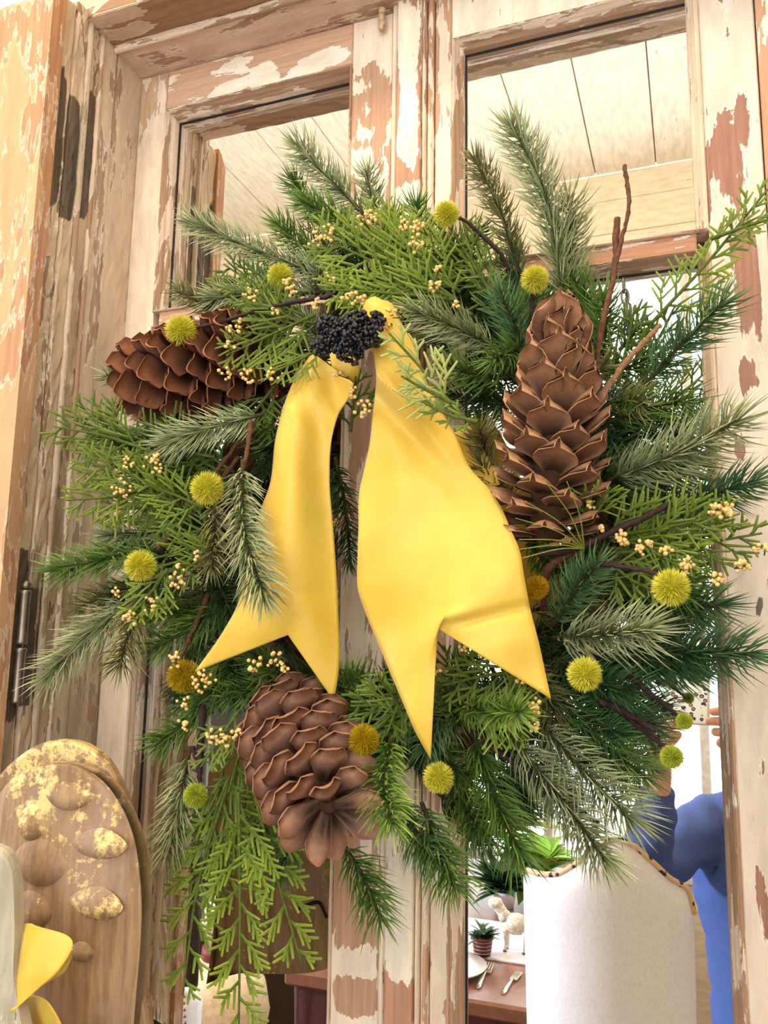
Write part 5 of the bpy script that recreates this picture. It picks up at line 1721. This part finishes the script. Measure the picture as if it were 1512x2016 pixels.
# ------------------------------------------------------------------ dining table and what stands on it
M_tab = plain('red_brown_table_top', (142, 92, 70), 0.3, 0, 0.5, 0.15, 20)
M_tab2 = plain('dark_table_apron', (84, 46, 48), 0.4)
ZTB = -0.75
table = empty('dining_table', (-0.62, -1.70, ZFL), 'red-brown dining table laid with cutlery and plants, reflected at the foot of the right mirror', 'table')
V, F = box((-0.52, -1.74, ZTB - 0.018), (0.42, 0.60, 0.018), bev=0.006)
mk('table_top', V, F, M_tab, table)
for c, h in (((-0.53, -1.165, ZTB - 0.09), (0.38, 0.012, 0.055)), ((-0.53, -2.30, ZTB - 0.09), (0.38, 0.012, 0.055)), ((-0.91, -1.73, ZTB - 0.09), (0.012, 0.55, 0.055)), ((-0.15, -1.73, ZTB - 0.09), (0.012, 0.55, 0.055))):
    V, F = box(c, h)
    mk('apron', V, F, M_tab2, table)
for x in (-0.89, -0.17):
    for y in (-1.19, -2.28):
        V, F = lathe([(0.03, 0), (0.022, 0.04), (0.03, 0.3), (0.045, 0.45), (0.034, 0.52), (0.042, ZTB - 0.036 - ZFL)], (x, y, ZFL), seg=12)
        mk('leg', V, F, M_tab2, table, True)


def onT(px, py, dz=0.0):
    d = CR * (px - CX) / FPX + CU * (CY - py) / FPX + CF
    q = CAM + d * ((ZTB + dz) / d[2])
    return np.array([q[0], -q[1], q[2]])


M_china = plain('white_china', (238, 232, 238), 0.2, 0, 0.6, 0.03)
M_silver = plain('tarnished_silver', (226, 220, 190), 0.25, 0.85)
r0_ = onT(975, 1893)
V, F = box((r0_[0] - 0.06, r0_[1] - 0.14, ZTB + 0.0035), (0.26, 0.14, 0.0035), bev=0.002)
tag(mk('table_tray', V, F, M_china, None), 'white flat tray under the little pot and the lamb figure', 'tray')
pp_ = onT(944, 1888, 0.007)
PS = 0.00095
pot = empty('potted_plant', pp_, 'little red-brown checked pot with dark green leaves on the white tray', 'plant')
V, F = lathe(np.array([(0.0001, 0), (0.030, 0), (0.034, 0.02), (0.038, 0.055), (0.042, 0.058), (0.042, 0.066), (0.037, 0.066), (0.036, 0.055), (0.0001, 0.05)]) * 0.66, pp_ + [0, -0.03, 0], seg=24)


def check():
    t = NT('checked_basket_pot')
    br = t.n('ShaderNodeTexBrick')
    t.t.links.new(t.coords((1, 1, 1)), br.inputs['Vector'])
    br.inputs['Scale'].default_value = 34
    br.inputs['Color1'].default_value = lin(98, 44, 44)
    br.inputs['Color2'].default_value = lin(84, 36, 40)
    br.inputs['Mortar'].default_value = lin(196, 160, 160)
    br.inputs['Mortar Size'].default_value = 0.06
    return t.fin(br.outputs[0], 0.5)


mk('pot', V, F, plain('red_brown_pot', (112, 56, 54), 0.5), pot, True)
for k in range(4):
    t = np.linspace(0, 2 * math.pi, 25)
    rr = (0.0330 + 0.0012 * k) * 0.66
    V, F = tube(np.stack([rr * np.cos(t), rr * np.sin(t), np.full(25, (0.012 + 0.013 * k) * 0.66)], 1) + pp_ + [0, -0.03, 0], 0.0010, 5, False)
    mk('band', V, F, plain('pale_weave', (206, 172, 170), 0.6), pot)


def leaf(c, d, L, wd, up=(0, 0, 1)):
    d = np.asarray(d, float); d /= np.linalg.norm(d)
    s_ = np.cross(d, up); s_ /= np.linalg.norm(s_) + 1e-9
    n = np.cross(s_, d)
    V = []
    for t in np.linspace(0, 1, 7):
        wv = wd * math.sin(math.pi * min(1, 0.08 + t * 0.92)) ** 0.8
        m_ = c + d * L * t + n * L * (-0.25 * t * t)
        V += [m_ - s_ * wv / 2 + n * wv * 0.2, m_, m_ + s_ * wv / 2 + n * wv * 0.2]
    q = []
    for i in range(6):
        q += [[i * 3, i * 3 + 1, i * 3 + 4, i * 3 + 3], [i * 3 + 1, i * 3 + 2, i * 3 + 5, i * 3 + 4]]
    return np.array(V), [np.array(q)]


def leaves(name, c, n, L, wd, mat, parent, spread=1.0, up=0.5):
    mb = MB()
    for i in range(n):
        a = rng.uniform(0, 2 * math.pi)
        mb.add(*leaf(c + rng.normal(0, 0.008, 3) * [1, 1, 0.4], (math.cos(a) * spread, math.sin(a) * spread, up + rng.normal(0, 0.35)), L * rng.uniform(0.6, 1.15), wd * rng.uniform(0.7, 1.1)))
    return mb.build(name, mat, parent, True, kind='stuff')


M_lf1 = plain('dark_green_leaf', (46, 88, 48), 0.5)
M_lf2 = plain('bright_green_leaf', (140, 190, 60), 0.5)
M_lf3 = plain('yellow_green_leaf', (196, 206, 90), 0.5)
leaves('foliage', pp_ + [0, -0.03, 0.04], 60, 0.040, 0.011, M_lf1, pot, 1.0, 0.7)
# lamb figure
lb = onT(998, 1886, 0.007) + np.array([0, -0.05, 0])
lamb = empty('lamb_figure', lb, 'small cream standing lamb figure on the white tray beside the pot', 'figurine')
M_lamb = plain('cream_woolly_figure', (244, 232, 214), 0.6, 0, 0.3, 0.2, 150)
V, F = ball((0, 0, 0), (0.060, 0.034, 0.042), ICO3)
V = V + 0.0022 * np.sin(V * 420)
mk('body', V + lb + [0.02, 0, 0.105], F, M_lamb, lamb, True)
V, F = tube(smooth_path([lb + [-0.02, 0, 0.12], lb + [-0.04, 0, 0.15], lb + [-0.055, 0, 0.168]], 8), [0.026] * 3 + [0.022] * 5, 10)
mk('neck', V, F, M_lamb, lamb, True)
V, F = ball((0, 0, 0), (0.030, 0.021, 0.023), ICO3)
hdm = mk('head', V + lb + [-0.062, 0.006, 0.176], F, M_lamb, lamb, True)
for s_ in (-1, 1):
    V, F = ball((0, 0, 0), (0.006, 0.016, 0.008), ICO2)
    mk('ear', V + lb + [-0.050, 0.006 + s_ * 0.026, 0.182], F, M_lamb, hdm, True)
    V, F = ball(lb + [-0.078, 0.006 + s_ * 0.015, 0.182], 0.0028, ICO1)
    mk('eye', V, F, M_elder, hdm, True)
for dx in (-0.02, 0.058):
    for dy in (-0.017, 0.017):
        V, F = tube([lb + [dx, dy, 0.085], lb + [dx + 0.003, dy, 0.04], lb + [dx, dy, 0.008]], [0.012, 0.0075, 0.007], 8)
        lg = mk('leg', V, F, M_lamb, lamb, True)
        V, F = ball(lb + [dx - 0.002, dy, 0.004], (0.009, 0.008, 0.006), ICO1)
        mk('hoof', V, F, plain('dark_hoof', (74, 56, 60), 0.5), lg, True)
V, F = ball(lb + [0.082, 0, 0.115], (0.009, 0.008, 0.016), ICO2)
mk('tail', V, F, M_lamb, lamb, True)
lamb.scale = (0.62, 0.62, 0.62)
# leafy plants behind
def bush(px, py, dz, n, L, wd, mat, label, name='leafy_plant', back=0.2):
    c = onT(px, py) + np.array([0, -back, 0])
    c[1] = max(c[1], -2.2)
    o = empty(name, c, label, 'plant')
    V, F = lathe([(0.0001, 0), (0.026, 0), (0.033, 0.03), (0.034, 0.045), (0.030, 0.045), (0.0001, 0.04)], c, seg=18)
    mk('pot', V, F, M_china, o, True)
    leaves('foliage', c + [0, 0, 0.045 + dz], n, L, wd, mat, o, 0.9, 0.8)
bush(945, 1850, 0.0, 110, 0.13, 0.03, M_lf1, 'dark green bushy plant behind the checked pot', back=0.30)
bush(1000, 1845, 0.02, 40, 0.17, 0.075, M_lf2, 'broad bright green leafy plant behind the lamb figure', back=0.44)
bush(925, 1795, 0.10, 60, 0.22, 0.05, M_lf3, 'pale yellow-green plant in front of the bright window', back=0.62)


def cutlery(kind, p0, p1, label):
    d = p1 - p0
    L = np.linalg.norm(d); d = d / L
    s_ = np.cross(d, [0, 0, 1.0])
    o = empty(kind, p0, label, 'cutlery')
    z_ = np.array([0, 0, 1.0])
    prof = [(0.0, .0055), (0.10, .0068), (0.25, .0055), (0.5, .0032), (0.62, .0030)]
    V = []
    for u, wv in prof:
        c = p0 + d * L * u + z_ * (0.004 + 0.003 * math.sin(u * 3))
        V += [c - s_ * wv, c + z_ * .0025, c + s_ * wv, c - z_ * .0015]
    q = []
    for i in range(len(prof) - 1):
        for k in range(4):
            q.append([i * 4 + k, i * 4 + (k + 1) % 4, (i + 1) * 4 + (k + 1) % 4, (i + 1) * 4 + k])
    q += [[0, 1, 2, 3], [16, 19, 18, 17]]
    mk('handle', V, [np.array(q)], M_silver, o, True)
    if kind == 'fork':
        c = p0 + d * L * 0.68 + z_ * 0.006
        V, F = box(c, (0.011, L * 0.07, 0.0012), np.stack([s_, d, z_], 1), 0.0005)
        mk('fork_head', V, F, M_silver, o)
        for k in range(4):
            a = p0 + d * L * 0.73 + s_ * (-0.009 + 0.006 * k) + z_ * 0.006
            V, F = tube([a, a + d * L * 0.15 + z_ * 0.002, a + d * L * 0.26 + z_ * 0.004], [0.0017, 0.0015, 0.0007], 5)
            mk('tine', V, F, M_silver, o)
    else:
        c = p0 + d * L * 0.8 + z_ * 0.005
        V, F = box(c, (0.0085, L * 0.2, 0.0009), np.stack([s_, d, z_], 1), 0.0004)
        mk('blade', V, F, M_silver, o)


cutlery('fork', onT(940, 1948), onT(966, 1902), 'silver fork on the red-brown table, handle towards the doors')
cutlery('knife', onT(990, 1958), onT(1022, 1918), 'silver knife half hidden by the white chair')
pc = onT(918, 1925)
V, F = lathe([(0.0001, 0.004), (0.05, 0.004), (0.07, 0.006), (0.10, 0.016), (0.101, 0.018), (0.072, 0.009), (0.0001, 0.007)], pc + [-0.06, -0.02, 0], seg=36)
tag(mk('plate', V, F, M_china, None, True), 'round white plate at the edge of the table beside the fork', 'plate')

# ------------------------------------------------------------------ left mirror: dark cupboard, lamp, nail-studded chair
M_dk = plain('dark_brown_cupboard', (56, 40, 26), 0.45, 0, 0.4, 0.2, 12)
def px_at(px, py, yv):
    return PV(px, py, yv)
cb = empty('dark_cupboard', (-1.53, -2.32, ZFL), 'tall dark brown cupboard reflected in the lower left mirror', 'cupboard')
a0, a1 = -1.86, -1.20
zt0 = 0.72
V, F = box(((a0 + a1) / 2, -2.32, (ZFL + zt0) / 2), ((a1 - a0) / 2, 0.16, (zt0 - ZFL) / 2), bev=0.01)
mk('carcass', V, F, M_dk, cb)
for k, (u0, u1) in enumerate(((0.03, 0.49), (0.51, 0.97))):
    xa, xb = a0 + (a1 - a0) * u0, a0 + (a1 - a0) * u1
    V, F = box(((xa + xb) / 2, -2.152, (ZFL + zt0) / 2), ((xb - xa) / 2, 0.010, (zt0 - ZFL) / 2 - 0.05), bev=0.006)
    dr = mk('cupboard_door', V, F, M_dk, cb)
    V, F = ball(((xb if k == 0 else xa) + (-0.03 if k == 0 else 0.03), -2.134, -0.45), 0.014, ICO2)
    mk('knob', V, F, M_iron, dr, True)
post = PV(372, 1850, 1.0)
V, F = lathe([(0.0001, 0), (0.02, 0.004), (0.026, 0.02), (0.026, 0.9), (0.0001, 0.905)], (post[0], post[1], PV(372, 1958, 1.0)[2]), seg=14)
tag(mk('wooden_post', V, F, M_dk, None, True), 'dark brown rounded wooden post reflected behind the hanging cedar fronds', 'post')

lc = PV(425, 1990, 1.45)
lamp = empty('table_lamp', (lc[0], lc[1], lc[2] - 0.40), 'cream round shaded lamp reflected low in the left mirror', 'lamp')
V, F = lathe([(0.10, -0.13), (0.135, -0.09), (0.15, 0.0), (0.135, 0.075), (0.10, 0.115), (0.06, 0.135), (0.02, 0.14)], lc, seg=28)
mk('lamp_shade', V, F, plain('cream_shade', (250, 226, 190), 0.7), lamp, True)
V, F = lathe([(0.045, 0.135), (0.048, 0.150), (0.046, 0.170), (0.02, 0.172)], lc, seg=24)
mk('shade_band', V, F, plain('dark_red_band', (120, 34, 30), 0.6), lamp, True)
V, F = lathe([(0.03, 0.172), (0.045, 0.20), (0.052, 0.24), (0.04, 0.28), (0.02, 0.31), (0.0001, 0.315)], lc, seg=20)
mk('finial', V, F, plain('pale_pink_china', (226, 200, 180), 0.4), lamp, True)
ZS = lc[2] - 0.40
V, F = lathe([(0.08, -0.40), (0.085, -0.385), (0.03, -0.36), (0.025, -0.12), (0.0001, -0.115)], lc, seg=18)
mk('lamp_base', V, F, M_china, lamp, True)
sd = empty('side_table', (lc[0], lc[1], ZFL), 'small side table under the cream lamp', 'table')
V, F = lathe([(0.0001, 0.03), (0.17, 0.03), (0.17, 0.005), (0.0001, 0.0)], (lc[0], lc[1], ZS - 0.03), seg=28)
mk('table_top', V, F, M_tab2, sd)
for k in range(3):
    a = k * 2.094 + 0.5
    V, F = tube([(lc[0] + 0.08 * math.cos(a), lc[1] + 0.08 * math.sin(a), ZS - 0.03), (lc[0] + 0.14 * math.cos(a), lc[1] + 0.14 * math.sin(a), ZFL)], [0.02, 0.014], 8)
    mk('leg', V, F, M_tab2, sd)
nc = chair('nailhead_chair', [(300, 1985), (312, 1960), (340, 1950), (360, 1952), (372, 1968)], 0.70, 'white chair edged with dark nail heads, reflected at the foot of the left mirror', M_slip, M_slip, curve=0.01)
for k in range(9):
    q = PV(362 + k * 0.6, 1962 + k * 13, 0.675)
    V, F = ball(q, 0.0032, ICO1)
    mk('nail_head', V, F, M_iron, nc, True)
